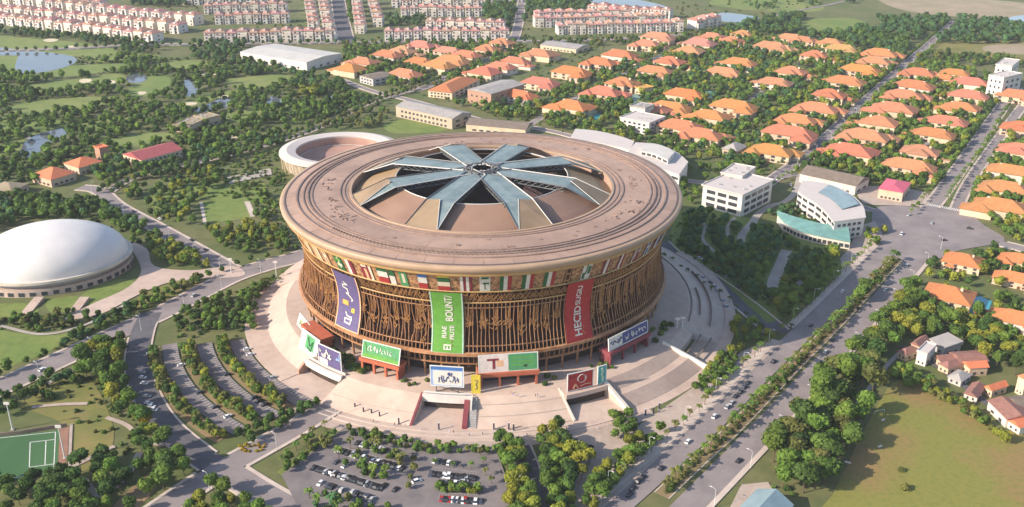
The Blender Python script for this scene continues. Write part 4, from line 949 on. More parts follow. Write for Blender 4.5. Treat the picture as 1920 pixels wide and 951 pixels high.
block('small_office', 'small dark roofed block beside the road corner', 'building', (675, 155), (700, 162), (722, 150), 10, 'greywall', 'darkroof', 'gable', 2, 4, 3, rise=2)
block('club_house', 'long white house with a dark red gabled roof', 'house', (233, 306), (268, 318), (334, 294), 10, 'cream', 'redroof', 'gable', 2, 5, 8, .5, 2.4, rise=5)
block('orange_house', 'house with a broad orange hipped roof by the left wood', 'house', (62, 342), (98, 352), (131, 334), 8, 'peach', 'orangeroof', 'hip', 1, 4, 4, rise=7)
block('orange_house', 'house with an orange roof between wood and club house', 'house', (122, 320), (150, 329), (190, 315), 8, 'cream', 'orangeroof', 'hip', 1, 4, 5, rise=6)
block('chimney_house', 'small brick red tower behind the orange roofs', 'tower', (180, 296), (190, 300), (200, 294), 12, 'brickwall', 'orangeroof', 'flat', 1, 2, 2, windows=False)
block('beige_house', 'low beige flat roofed house in the golf course', 'house', (326, 247), (358, 250), (393, 232), 8, 'peach', 'bare', 'flat', 1, 3, 4)
block('beige_house', 'small curved beige annex behind the golf house', 'house', (366, 232), (388, 238), (400, 228), 9, 'peach', 'bare', 'flat', 1, 2, 2)
block('brown_house', 'tan roofed house at the left edge', 'house', (-20, 368), (24, 372), (42, 356), 7, 'tanwall', 'bare', 'hip', 1, 3, 3, rise=4)
block('white_office', 'white office building with deep window bands', 'office', (1315, 388), (1388, 408), (1434, 376), 21, 'white', 'flatroof', 'flat', 3, 3, 4, .78, 3.4, over=1.4, h0=2.5)
block('roof_house', 'raised pale skylight on the white office roof', 'building', (1348, 368), (1387, 376), (1412, 358), 23.2, 'offwhite', 'flatroof', 'flat', 1, 1, 1, windows=False)
block('long_roof_building', 'long low building with a brown pitched roof behind the curved office', 'building', (1498, 342), (1602, 366), (1626, 350), 9, 'offwhite', 'darkroof', 'gable', 1, 9, 2, rise=5)
block('pink_house', 'pink gate house on the island by the junction', 'house', (1645, 372), (1690, 380), (1712, 362), 10, 'peach', 'bpink', 'hip', 1, 5, 3, rise=3)
block('white_tower', 'white cubic block at the far end of the divided road', 'building', (1846, 184), (1874, 190), (1893, 178), 30, 'white', 'flatroof', 'flat', 4, 3, 3, .4, 3)
block('white_tower', 'taller rear part of the white cubic block', 'building', (1858, 168), (1888, 172), (1908, 160), 34, 'white', 'flatroof', 'flat', 4, 3, 3, .4, 3)
block('yellow_annex', 'small yellow house by the tennis court', 'house', (1190, 175), (1205, 179), (1214, 172), 8, 'cream', 'borange', 'flat', 1, 2, 2)
block('brown_kiosk', 'grey roofed garden house among yellow trees', 'house', (1352, 288), (1380, 294), (1400, 284), 6, 'tanwall', 'greyroof', 'hip', 1, 2, 2, rise=5)
block('roof_slab', 'blue roofed shelter at the bottom of the avenue', 'shelter', (1385, 972), (1450, 1002), (1475, 962), 6, 'greywall', 'blueroof', 'gable', 1, 2, 2, rise=5)
# curved white building and glass canopy
def curved(name, label, cat, inner, outer, h, wall, roof, rise=0, wcols=0, rows=2, zb=0, vis='inner', wh=2.4, ww=.7, riseo=0):
    """block between two ground curves (pixels), each smoothed"""
    I, O = smooth_open(GG(inner), 5), smooth_open(GG(outer), 5); n = min(len(I), len(O)); I, O = I[:n], O[:n]
    poly = I + O[::-1]; ctr = np.mean(poly, 0); root = thing(name, label, cat, (ctr[0], ctr[1], 0)); occ(poly)
    i_ = [(x - ctr[0], y - ctr[1]) for x, y in I]; o_ = [(x - ctr[0], y - ctr[1]) for x, y in O]
    def shell(z0, z1a, z1b, mt, nm, grow=0.):
        mb = MB(); v = []
        for k in range(n):
            p, q = Vector(i_[k]), Vector(o_[k]); d = (q - p).normalized() * grow; p, q = p - d, q + d
            v += [(p.x, p.y, z0), (q.x, q.y, z0), (q.x, q.y, z1b), (p.x, p.y, z1a)]
        f = []
        for k in range(n - 1):
            a, b = 4 * k, 4 * k + 4
            f += [(a, b, b + 1, a + 1), (a + 1, b + 1, b + 2, a + 2), (a + 2, b + 2, b + 3, a + 3), (a + 3, b + 3, b, a)]
        f += [(0, 1, 2, 3), (4 * n - 1, 4 * n - 2, 4 * n - 3, 4 * n - 4)]
        me = mb.add(v, f).mesh(nm, mt); bm = bmesh.new(); bm.from_mesh(me); bmesh.ops.recalc_face_normals(bm, faces=bm.faces); bm.to_mesh(me); bm.free()
        return link(nm, me, root)
    shell(zb, h, h, wall, 'wall'); shell(h, h + .7 + rise, h + .7 + riseo, roof, 'roof', 1.2)
    if wcols:
        for side, crv in (('i', i_), ('o', o_)):
            if vis == 'inner' and side == 'o': continue
            st_ = max(1, (n - 1) // wcols)
            for k in range(0, n - 1, st_):
                A, B = Vector(crv[k]), Vector(crv[min(k + st_, n - 1)]); L = (B - A).length
                if L < 1: continue
                for r in range(rows): m_ = (A + B) / 2; win(root, m_.x, m_.y, zb + 1.4 + r * (h - zb) / rows, math.atan2(B.y - A.y, B.x - A.x), L * ww, wh, 1.0)
    return root, i_, o_, ctr
rt, i_, o_, ct = curved('curved_building', 'curved white building with a pale green glass roof', 'building', [(1492, 392), (1508, 404), (1530, 418), (1548, 436), (1560, 452)], [(1500, 372), (1545, 378), (1585, 396), (1610, 420), (1616, 444)], 17, 'white', 'flatroof', 0, 6, 3)
mb = MB(); 
for k in range(6, len(i_) - 6):
    def q(t, kk): return (i_[kk][0] * (1 - t) + o_[kk][0] * t, i_[kk][1] * (1 - t) + o_[kk][1] * t)
    a, b, c, d = q(.40, k), q(.40, k + 1), q(.9, k + 1), q(.9, k); mb.add([(*a, 18.2), (*b, 18.2), (*c, 19.6), (*d, 19.6)], [(0, 3, 2, 1)])
link('skylight', mb.mesh('skylight', 'blueroof'), rt)
A, B = Vector(i_[-1]), Vector(o_[-1]); facade_windows(rt, A, B, 3, 5, 2, 5, .6, 2.4)
curved('glass_canopy', 'long curved building with a sea green glass roof', 'building', [(1468, 432), (1500, 448), (1540, 458), (1592, 468)], [(1456, 418), (1490, 430), (1535, 442), (1588, 450)], 7, 'offwhite', 'greenroof', 0, 9, 1, wh=3, riseo=3.5)
# white curved complex behind the stadium
curved('annex_building', 'long low white building behind the stadium rim', 'building', [(1068, 282), (1110, 288), (1150, 296), (1180, 304)], [(1078, 264), (1118, 268), (1160, 278), (1188, 288)], 13, 'white', 'flatroof', 0, 8, 2)
curved('annex_building', 'curved white building with a sweeping roof right of the stadium', 'building', [(1170, 318), (1210, 330), (1245, 344), (1272, 354)], [(1190, 292), (1232, 296), (1268, 312), (1288, 330)], 14, 'white', 'flatroof', 0, 5, 2)
curved('roof_pavilion', 'raised pale upper storey on the curved white building', 'building', [(1200, 316), (1225, 322), (1250, 334)], [(1205, 302), (1235, 306), (1262, 320)], 19, 'white', 'metalroof', 0, 4, 1, zb=14)
# dome
dc = Vector(G(104, 507)); root = thing('dome_hall', 'big smooth white oval dome on a grey curved base', 'dome', (dc.x, dc.y, 0), R_(20))
A_, B_ = 56, 46
occ([(dc.x + 78 * math.cos(t), dc.y + 62 * math.sin(t)) for t in np.linspace(0, 6.28, 30)])
prof = [(math.cos(t), math.sin(t)) for t in np.linspace(0, math.pi / 2, 18)]
mb = MB(); N = 72
v = [(A_ * r * math.cos(2 * math.pi * i / N), B_ * r * math.sin(2 * math.pi * i / N), 11 + 27 * z) for r, z in prof for i in range(N)]
mb.add(v, [(j * N + i, j * N + (i + 1) % N, (j + 1) * N + (i + 1) % N, (j + 1) * N + i) for j in range(17) for i in range(N)])
M['domeskin'] = mat('dome_skin', (0.70, 0.665, 0.645), 0.45, (0.63, 0.60, 0.585), 0.06, 4)
link('dome_shell', mb.mesh('dome_shell', 'domeskin', True), root)
def oval(mb, s0, z0, s1, z1):
    a = [((A_ + s0) * math.cos(2 * math.pi * i / N), (B_ + s0) * math.sin(2 * math.pi * i / N), z0) for i in range(N)] + [((A_ + s1) * math.cos(2 * math.pi * i / N), (B_ + s1) * math.sin(2 * math.pi * i / N), z1) for i in range(N)]
    mb.add(a, [(i, (i + 1) % N, N + (i + 1) % N, N + i) for i in range(N)])
mb = MB(); oval(mb, 3, 9.5, 3, 11.5); oval(mb, 3, 11.5, -.5, 11.2); oval(mb, -2, 9.5, 3, 9.5); link('dome_rim', mb.mesh('dome_rim', 'offwhite'), root)
mb = MB(); oval(mb, -2, 0, -2, 9.6); link('base_wall', mb.mesh('base_wall', 'greywall'), root)
mb = MB(); oval(mb, 2.6, 0, 2.2, 5.6); oval(mb, 2.2, 5.6, -1.9, 5.6); link('terrace', mb.mesh('terrace', 'plaza'), root)
for k in range(22):
    t = math.pi + .1 + k * .14; x, y = (A_ + 2.5) * math.cos(t), (B_ + 2.5) * math.sin(t); win(root, x, y, .6, math.atan2(B_ * math.cos(t), -A_ * math.sin(t)), 4.2, 3.0)
for px, lb in ((75, 'steps from the dome to the lawns'), (160, 'broad curved steps at the right of the dome')):
    a, b = G(px, 562), G(px, 592); mb = MB(); 
    for k in range(8): t0 = k / 8; t1 = (k + 1) / 8; z = 2.4 - .3 * k; mb.box(a[0] - 3.5, a[0] + 3.5, a[1] + (b[1] - a[1]) * t1, a[1] + (b[1] - a[1]) * t0, 0, z)
    tag(part('dome_steps', mb, 'plaza'), lb, 'steps', kind='structure')
# open ring arena behind the stadium
ac = Vector(G(640, 306)); root = thing('ring_arena', 'open ring shaped arena with a broad pale roof behind the stadium', 'arena', (ac.x, ac.y, 0))
RA = 63
occ([(ac.x + 66 * math.cos(t), ac.y + 66 * math.sin(t)) for t in np.linspace(0, 6.28, 30)])
link('ring_roof', MB().revolve([(RA, 14.5), (RA - .2, 16), (RA - 8, 18), (RA - 17, 16.2), (RA - 17, 14.5)], 96).mesh('ring_roof', 'flatroof'), root)
link('outer_wall', MB().revolve([(RA - 6, 0), (RA - 3, 14.5)], 96).mesh('outer_wall', 'tanwall'), root)
M['arenain'] = mat('arena_inside', (0.42, 0.26, 0.21), 0.8, (0.34, 0.2, 0.16), 0.06, 5)
link('inner_wall', MB().revolve([(RA - 17, 14.6), (RA - 17, 7)], 96).mesh('inner_wall', 'arenain'), root)
link('stand', MB().revolve([(RA - 17, 7.0), (RA - 20, 6.4), (RA - 38, 1.2), (0.01, 1.0)], 96).mesh('stand', 'arenain'), root)
link('stand_rail', MB().tube([POL(RA - 20, a, 7) for a in range(0, 360, 6)], .35, 5, close=True).mesh('stand_rail', 'tube'), root)
for k in range(36):
    a = k * 10; link('fin', MB().bar(POL(RA - 2.4, a, 0), POL(RA - 1.4, a, 14.4), 1.0, h=.7).mesh('fin', 'cream'), root)

# ---------------------------------------------------------------- villas
GRID = R_(-33)
def hip(mb, x0, x1, y0, y1, z, rise, mi=0):
    w, d = x1 - x0, y1 - y0; k = min(w, d) / 2
    if w >= d: r0, r1 = (x0 + k, (y0 + y1) / 2), (x1 - k, (y0 + y1) / 2)
    else: r0, r1 = ((x0 + x1) / 2, y0 + k), ((x0 + x1) / 2, y1 - k)
    v = [(x0, y0, z), (x1, y0, z), (x1, y1, z), (x0, y1, z), (*r0, z + rise), (*r1, z + rise)]
    f = [(0, 1, 5, 4), (1, 2, 5), (2, 3, 4, 5), (3, 0, 4)] if w >= d else [(0, 1, 4), (1, 2, 5, 4), (2, 3, 5), (3, 0, 4, 5)]
    mb.add(v, f, mi); mb.add([(x0, y0, z - .35), (x1, y0, z - .35), (x1, y1, z - .35), (x0, y1, z - .35)], [(3, 2, 1, 0)], mi)
    mb.add([(x0, y0, z - .35), (x1, y0, z - .35), (x1, y1, z - .35), (x0, y1, z - .35), (x0, y0, z), (x1, y0, z), (x1, y1, z), (x0, y1, z)], [(0, 1, 5, 4), (1, 2, 6, 5), (2, 3, 7, 6), (3, 0, 4, 7)], mi)
def villa_proto(k, wallm):
    root = thing('villa', 'villa', 'villa')
    W, D = [(30, 20), (34, 18), (27, 22), (32, 19)][k % 4] if k < 8 else (31, 25); h = 7.2
    boxes = [(-W / 2, W / 2, -D / 2, D / 2, h, 6.6)]
    if k % 4 == 0 and k < 8: boxes += [(-W / 2 - 1.3, -W / 2 + 11, -D / 2 - 6, 2, h - .9, 3.6), (2, W / 2 + 5, D / 2 - 9, D / 2 + 5, h - 1.4, 3.6)]
    if k % 4 == 1: boxes += [(W / 2 - 13, W / 2 + 1.3, -D / 2 - 8, 3, h - .9, 4.0), (-W / 2 + 3, -W / 2 + 15, D / 2 - 5, D / 2 + 6, h - 1.5, 3.4)]
    if k % 4 == 2: boxes += [(-8, 8, -D / 2 - 5, 0, h + .9, 3.8), (W / 2 - 6, W / 2 + 9, -6, 9, 4.4, 2.6)]
    if k % 4 == 3: boxes += [(-W / 2 - 7, -W / 2 + 8, -4, 10, 4.6, 3.0), (W / 2 - 14, W / 2 - 1, -D / 2 - 4, 1, h + .6, 3.6)]
    if k == 8: boxes = [(-W / 2, W / 2, -D / 2, D / 2, h, 6.4), (-W / 2 + 4, -W / 2 + 12, -D / 2 - 2.5, -D / 2 + 3, h - 2.6, 1.6)]
    wl = MB(); rf = MB()
    for i, (x0, x1, y0, y1, z, rise) in enumerate(boxes):
        e = .012 * i; wl.box(x0 + .9 + e, x1 - .9 - e, y0 + .9 + e, y1 - .9 - e, 0, z - .3); hip(rf, x0, x1, y0, y1, z, rise)
    link('wall', wl.mesh('wall', wallm), root)
    r = link('roof', rf.mesh('roof', 'tile'), root)
    link('chimney', MB().box(W * .2, W * .2 + 1.6, -1, .8, h + 2, h + 6.2).mesh('chimney', wallm), r)
    yw = -D / 2 + .9
    for x in (-W * .36, -W * .12, W * .12, W * .36):
        for z in (1.0, 4.2): win(root, x, yw, z, 0, 2.6, 1.9, .3)
    for y in (-D * .25, D * .2):
        for z in (1.0, 4.2): win(root, -W / 2 + .9, y, z, math.pi / 2, 2.4, 1.9, .3); 
    win(root, W / 2 - .9, 0, 4.2, math.pi / 2, 2.6, 1.9, .3)
    for (x0, x1, y0, y1, z, rise) in boxes[1:2]:
        for t in (.3, .7): win(root, x0 + (x1 - x0) * t, y0 + .9, 1.2, 0, 2.6, min(4, z - 2.4), .3)
    win(root, W * .02, yw + .02, 0, 0, 2.0, 3.0, .4, 'door', DOORM)
    return root
DOORM = MB().box(-.5, .5, -.5, .5, 0, 1).mesh('door', 'door')
VP = [villa_proto(k, ['cream', 'peach', 'cream', 'offwhite', 'peach', 'cream', 'peach', 'cream', 'cream'][k]) for k in range(9)]
vused = [False] * 9
def put_villa(px, py, k, label, sc, hue, turn, group, wide=1.26):
    x, y = G(px, py, 6.5 * sc); rz = GRID + turn
    if vused[k]: o = copy_tree(VP[k], (x, y, 0), rz, (sc * wide, sc, sc * .95))
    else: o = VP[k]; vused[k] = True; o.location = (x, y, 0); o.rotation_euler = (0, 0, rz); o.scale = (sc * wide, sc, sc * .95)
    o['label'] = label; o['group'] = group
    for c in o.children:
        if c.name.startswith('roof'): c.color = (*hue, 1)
    occ([(x + 16 * sc * math.cos(t), y + 12 * sc * math.sin(t)) for t in np.linspace(0, 6.28, 12)]); return o
VROWS = [
 ('orange roofed villa, {} from the back in the row left of the villa street', [(1650, 102), (1640, 116), (1612, 132), (1585, 154), (1556, 178), (1531, 205), (1494, 226), (1480, 250), (1446, 284)], .95),
 ('orange roofed villa, {} from the back in the row right of the villa street', [(1722, 138), (1714, 162), (1695, 180), (1674, 205), (1648, 230), (1622, 256), (1594, 284)], .95),
 ('orange roofed villa, {} from the back in the row left of the divided road', [(1818, 156), (1816, 180), (1800, 202), (1775, 229), (1750, 252), (1726, 284), (1704, 312)], .85),
 ('orange roofed villa, {} from the back at the far right edge', [(1908, 180), (1914, 240), (1910, 282), (1896, 322), (1886, 354), (1876, 388)], .85),
 ('villa among gardens, {} from the left in the row above the tennis court', [(1072, 200), (1132, 174), (1168, 156), (1228, 134), (1256, 116), (1292, 96), (1312, 82)], .95),
 ('villa among gardens, {} from the left in the row behind the flat white villa', [(1224, 206), (1256, 202), (1284, 178), (1356, 136), (1386, 119), (1446, 88), (1482, 72)], .92),
 ('villa in the middle block, {} from the left in its front row', [(1276, 238), (1316, 254), (1330, 218), (1376, 200), (1452, 156), (1484, 135), (1528, 104)], .9),
 ('orange villa, {} from the left in the row beyond the gymnasium', [(975, 180), (1014, 156), (1072, 136), (1126, 118), (1162, 104), (1212, 84), (1234, 70)], .92),
 ('orange villa, {} from the left in the row behind the gymnasium', [(760, 140), (824, 124), (848, 114), (876, 104), (908, 136), (940, 126), (966, 116), (1012, 102)], .9),
 ('orange villa, {} from the left in the farthest row before the townhouses', [(656, 130), (682, 117), (728, 104), (756, 96), (790, 86), (788, 117), (842, 97), (914, 92), (942, 80)], .88),
 ('small far villa, {} from the left near the green meadow', [(1336, 70), (1372, 76), (1392, 64), (1466, 92), (1506, 76), (1558, 80), (1578, 92)], .8),
 ('pale villa, {} from the back in the small group by the white block', [(1770, 147), (1790, 138)], .7),
]
for ri, (lab, lst, sc) in enumerate(VROWS):
    for i, (px, py) in enumerate(lst):
        q = random.Random(ri * 31 + i); hue = (q.uniform(.86, 1.08), q.uniform(.85, 1.2), q.uniform(.8, 1.5))
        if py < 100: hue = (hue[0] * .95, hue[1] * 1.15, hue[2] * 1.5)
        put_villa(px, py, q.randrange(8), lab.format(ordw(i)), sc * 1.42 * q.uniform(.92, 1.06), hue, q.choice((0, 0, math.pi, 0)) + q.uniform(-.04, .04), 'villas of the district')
for px, py, k, lab, sc in ((1806, 488, 8, 'big villa with plain orange hipped roof behind the pool villa', .95), (1780, 552, 8, 'big villa with plain orange roof and a turquoise pool', 1.1), (1916, 488, 0, 'villa cut by the right edge, level with the upper big villa', .85), (1912, 524, 1, 'villa at the right edge above the pool', .85), (1914, 600, 3, 'tall villa at the right edge below the pool', 1.0)):
    put_villa(px, py, k, lab, sc, (1.05, 1.08, 1.0), 0, 'villas of the district', 1.0 if k == 8 else 1.3)
sheet('swimming_pool', [(1815, 560), (1838, 556), (1860, 566), (1852, 588), (1834, 596), (1818, 588)], 'pool', 'turquoise pool beside the big orange villa', smooth=False, block=True, z=.3)
sheet('swimming_pool', [(1090, 222), (1120, 212), (1138, 220), (1112, 234)], 'pool', 'teal pool in front of the leftmost garden villa', smooth=False, block=True, z=.3)
sheet('tennis_court', [(1162, 186), (1190, 176), (1208, 184), (1180, 198)], 'greenroof', 'green tennis court by the yellow house', smooth=False, block=True, z=.3)
sheet('tennis_court', [(1318, 172), (1340, 170), (1352, 180), (1330, 184)], 'greenroof', 'green court between the middle villas', smooth=False, block=True, z=.3)

# ---------------------------------------------------------------- townhouses
def town_proto(k):
    root = thing('townhouse', 'townhouse', 'townhouse'); w, d, h = [(15, 17, 15), (15, 17, 16.5), (14, 18, 14.5)][k]
    wl = MB().box(-w / 2, w / 2, -d / 2, d / 2, 0, h)
    if k != 1: wl.box(-w / 2 + 1.2, w / 2 - 5, -d / 2 - 2.2, -d / 2 + .05, 0, h - 4)
    else: wl.box(-w / 2 + 5, w / 2 - .8, -d / 2 - 2.2, -d / 2 + .05, 0, h - 3)
    link('wall', wl.mesh('wall', ['white', 'offwhite', 'white'][k]), root)
    rf = MB(); hip(rf, -w / 2 - .9, w / 2 + .9, -d / 2 - 1, d / 2 + 1, h + .35, 4.2)
    if k != 1: rf.box(-w / 2 + .8, w / 2 - 4.6, -d / 2 - 2.6, -d / 2 - 1.05, h - 4, h - 3.2)
    r = link('roof', rf.mesh('roof', 'tilepink'), root)
    link('dormer', MB().box(-1.6, 1.6, -d / 2 + 1.5, -1, h + 1, h + 3.6).mesh('dormer', 'white'), r)
    for x in (-w * .24, w * .22):
        for z in (1.2, 6.0, 10.6): win(root, x, -d / 2 - (2.2 if (z < 10 and ((k != 1 and x < 0) or (k == 1 and x > 0))) else 0), z, 0, 2.8, 2.4, .3)
    for z in (3, 9): win(root, w / 2, 1, z, math.pi / 2, 2.4, 2.2, .3)
    return root
TP = [town_proto(k) for k in range(3)]; tused = [False] * 3
TROWS = [('in the front row above the golf course', (-22, 40), (300, 80), 18), ('in the second row above the golf course', (-20, 25), (348, 62), 18), ('in the third row above the golf course', (40, 9), (378, 47), 17), ('in the rear row at the top left corner', (-10, 6), (200, 16), 10),
 ('in the front row behind the exhibition hall', (386, 77), (632, 74), 12), ('in the second row behind the exhibition hall', (405, 44), (545, 41), 8), ('in the third row behind the exhibition hall', (384, 25), (540, 22), 9), ('in the rear row behind the exhibition hall', (345, 8), (520, 5), 9),
 ('in the left file running back from the hall', (590, 58), (580, 2), 6), ('in the right file running back from the hall', (618, 62), (606, 2), 6),
 ('in the left file right of the dark road', (678, 66), (668, 2), 7), ('in the second file right of the dark road', (712, 54), (698, 4), 5),
 ('in the front row right of the dark road', (722, 74), (955, 74), 13), ('in the second row right of the dark road', (800, 55), (948, 58), 8), ('in the third row right of the dark road', (752, 30), (905, 29), 9), ('in the rear row right of the dark road', (735, 13), (905, 13), 9),
 ('in the front row of the right hand block', (1042, 63), (1278, 57), 13), ('in the second row of the right hand block', (1000, 50), (1245, 44), 13), ('in the third row of the right hand block', (1000, 38), (1180, 36), 9), ('in the rear row of the right hand block', (1104, 24), (1260, 35), 8), ('in the detached row by the pale pond', (1296, 55), (1342, 48), 3), ('in the top row by the far wood', (900, 5), (1000, 2), 6)]
for ri, (lab, p0, p1, n) in enumerate(TROWS):
    a, b = Vector(G(*p0)), Vector(G(*p1)); d = b - a; st_ = d.length / n; rz = math.atan2(d.y, d.x)
    filed = abs(d.y) > abs(d.x)
    if filed: rz = 0.0
    for i in range(n):
        p = a + d * (i + .5) / n; q = random.Random(ri * 77 + i); k = q.randrange(3); sc = (min(st_ / 16.2, 1.35) if not filed else 1.15); hs = 1.0 * q.uniform(.92, 1.05)
        sc3 = (sc, 1.35, hs * 1.12)
        if filed: sc3 = (1.2, min(1.4, st_ / 22), hs)
        if tused[k]: o = copy_tree(TP[k], (p.x, p.y, 0), rz, sc3)
        else: o = TP[k]; tused[k] = True; o.location = (p.x, p.y, 0); o.rotation_euler = (0, 0, rz); o.scale = sc3
        o['label'] = 'pink roofed townhouse, ' + ordw(i) + (' from left ' if not filed else ' from front ') + lab.replace(' the ', ' '); o['group'] = 'townhouses beyond the ridge road'
        hue = (q.uniform(.85, 1.1), q.uniform(.9, 1.15), q.uniform(.9, 1.15))
        for c in o.children:
            if c.name.startswith('roof'): c.color = (*hue, 1)
    hw = 13; n_ = Vector((-d.y, d.x)).normalized() * hw; occ([tuple(a + n_), tuple(b + n_), tuple(b - n_), tuple(a - n_)])

def aircon(root, pts, z):
    for x, y in pts: link('air_conditioner', MB().box(x - 1, x + 1, y - .7, y + .7, z, z + 1.3).mesh('air_conditioner', 'greywall'), root)
# ---------------------------------------------------------------- small houses at the lower right
for i, (A, B, C, h, wl, rf, kd, lab) in enumerate([
    ((1682, 670), (1697, 678), (1711, 664), 5, 'peach', 'brownroof', 'hip', 'small round house with a brown red roof and pink wall'),
    ((1706, 656), (1722, 662), (1734, 648), 5, 'peach', 'brownroof', 'gable', 'small house with a dark red roof behind the white block'),
    ((1716, 682), (1734, 688), (1752, 672), 9, 'white', 'flatroof', 'flat', 'white flat roofed cube among the small houses'),
    ((1742, 652), (1768, 668), (1788, 654), 6, 'greywall', 'greyroof', 'shed', 'grey sloping roofed house beside the white cube'),
    ((1750, 680), (1762, 690), (1782, 678), 5, 'peach', 'brownroof', 'gable', 'small brown roofed house right of the white cube'),
    ((1758, 694), (1776, 704), (1796, 690), 5, 'peach', 'brownroof', 'hip', 'brown hipped house in the middle of the cluster'),
    ((1778, 676), (1800, 696), (1832, 678), 6, 'peach', 'brownroof', 'gable', 'larger brown roofed house with pale streaks'),
    ((1803, 694), (1816, 706), (1838, 694), 6, 'peach', 'orangeroof', 'gable', 'bright pink red roofed house'),
    ((1776, 716), (1800, 726), (1816, 712), 4, 'greywall', 'greyroof', 'hip', 'low grey roofed house at the hedge'),
    ((1806, 748), (1830, 756), (1848, 738), 4, 'offwhite', 'brownroof', 'gable', 'low pink and brown house near the field corner'),
    ((1844, 738), (1858, 746), (1884, 736), 5, 'peach', 'orangeroof', 'gable', 'pale pink roofed house by the narrow lane'),
    ((1850, 768), (1884, 802), (1912, 778), 6, 'offwhite', 'brownroof', 'gable', 'dark brown roofed house by the field'),
    ((1884, 762), (1908, 780), (1934, 764), 6, 'greywall', 'darkroof', 'gable', 'dark roofed house at the right edge'),
    ((1888, 802), (1910, 816), (1940, 796), 5, 'offwhite', 'orangeroof', 'gable', 'red roofed house in the corner by the field'),
    ((1902, 736), (1916, 744), (1940, 720), 12, 'cream', 'orangeroof', 'hip', 'tall yellow house at the right edge')]):
    block('small_house', lab, 'house', A, B, C, h, wl, rf, kd, 1, 2, 2, .35, 1.6, rise=2.6, group='small houses by the field')
# ================================================================ VEHICLES
def car_proto(k):
    L, W = [(4.6, 1.9), (4.3, 1.85), (4.9, 2.0)][k]; hh = [1.45, 1.5, 1.85][k]
    root = thing('parked_car', 'car', 'car')
    p = [(-L / 2, .35), (-L / 2, .8), (-L / 2 + .3, .95), (L / 2 - .5, .88), (L / 2, .7), (L / 2, .35)]
    mb = MB(); n = len(p)
    v = [(x, -W / 2, z) for x, z in p] + [(x, W / 2, z) for x, z in p]
    mb.add(v, [tuple(range(n))[::-1], tuple(range(n, 2 * n))] + [(i, (i + 1) % n, n + (i + 1) % n, n + i) for i in range(n)][::-1])
    r0, r1 = -L * .30, L * .12
    mb.box(r0, r1, -W / 2 + .22, W / 2 - .22, hh - .06, hh)
    me = mb.mesh('body', 'cw'); bm = bmesh.new(); bm.from_mesh(me); bmesh.ops.recalc_face_normals(bm, faces=bm.faces); bm.to_mesh(me); bm.free()
    link('body', me, root)
    g = MB(); a = [(-L * .44, .92), (L * .27, .9), (r1, hh - .07), (r0, hh - .07)]
    y0, y1 = W / 2 - .08, W / 2 - .24
    vv = [(a[0][0], -y0, a[0][1]), (a[1][0], -y0, a[1][1]), (a[2][0], -y1, a[2][1]), (a[3][0], -y1, a[3][1]), (a[0][0], y0, a[0][1]), (a[1][0], y0, a[1][1]), (a[2][0], y1, a[2][1]), (a[3][0], y1, a[3][1])]
    g.add(vv, [(0, 1, 2, 3), (7, 6, 5, 4), (1, 5, 6, 2), (4, 0, 3, 7), (3, 2, 6, 7)]); link('window_glass', g.mesh('window_glass', 'window'), root)
    wm = MB().tube([(0, -.11, 0), (0, .11, 0)], .34, 10).mesh('wheel', 'tyre')
    for x in (-L * .31, L * .31):
        for y in (-W / 2 + .1, W / 2 - .1): link('wheel', wm, root, (x, y, .34))
    return root
CP = [car_proto(k) for k in range(3)]
PAINT = {}
for k in range(3):
    for nm in ('cw', 'cb', 'cs', 'cr', 'cd'):
        b = CP[k].children[0].data.copy(); b.materials[0] = M[nm]; PAINT[k, nm] = b
cused = [False] * 3
CN = dict(cw='white', cb='black', cs='silver', cr='dark red', cd='dark blue')
def put_car(x, y, rz, label, group, seed, cols=('cb', 'cb', 'cd', 'cs', 'cw', 'cb'), sc=1.12):
    q = random.Random(seed); k = q.randrange(3); c = q.choice(cols)
    if cused[k]: o = copy_tree(CP[k], (x, y, .3), rz, sc)
    else: o = CP[k]; cused[k] = True; o.location = (x, y, .3); o.rotation_euler = (0, 0, rz); o.scale = (sc,) * 3
    for ch in o.children:
        if ch.name.startswith('body'): ch.data = PAINT[k, c]
    o['label'] = CN[c] + ' car, ' + label; o['group'] = group; return o
def car_row(p0, p1, n, lab, group, seed, skip=0., turn=math.pi / 2, **kw):
    a, b = Vector(G(*p0)), Vector(G(*p1)); rz = math.atan2((b - a).y, (b - a).x) + turn; q = random.Random(seed); i = 0
    for k in range(n):
        if q.random() < skip: continue
        p = a + (b - a) * (k + .5) / n; put_car(p.x, p.y, rz + q.uniform(-.05, .05) + (math.pi if q.random() < .4 else 0), ordw(i) + ' from the left ' + lab, group, seed * 100 + k, **kw); i += 1
car_row((632, 846), (756, 882), 26, 'in the upper left row of the parking lot', 'cars in the lower parking lot', 1, .06)
car_row((586, 879), (718, 919), 28, 'in the lower left row of the parking lot', 'cars in the lower parking lot', 2, .1)
car_row((806, 891), (892, 900), 18, 'in the right middle row of the parking lot', 'cars in the lower parking lot', 3, .1)
car_row((826, 938), (904, 943), 16, 'in the bottom right row of the parking lot', 'cars in the lower parking lot', 4, .05, cols=('cb', 'cd', 'cb', 'cw', 'cr'))
car_row((812, 866), (870, 874), 9, 'in the short upper right row', 'cars in the lower parking lot', 5, .45)
car_row((628, 868), (650, 876), 4, 'in the short row between long rows', 'cars in the lower parking lot', 6, .3)
car_row((702, 908), (760, 926), 8, 'in the loose row below the strip', 'cars in the lower parking lot', 7, .5)
car_row((590, 905), (700, 940), 24, 'in the lowest left row of the parking lot', 'cars in the lower parking lot', 31, .3)
car_row((806, 907), (896, 913), 16, 'in the row above the right strip', 'cars in the lower parking lot', 32, .35)
car_row((668, 832), (742, 852), 14, 'in the top left row of the parking lot', 'cars in the lower parking lot', 33, .4)
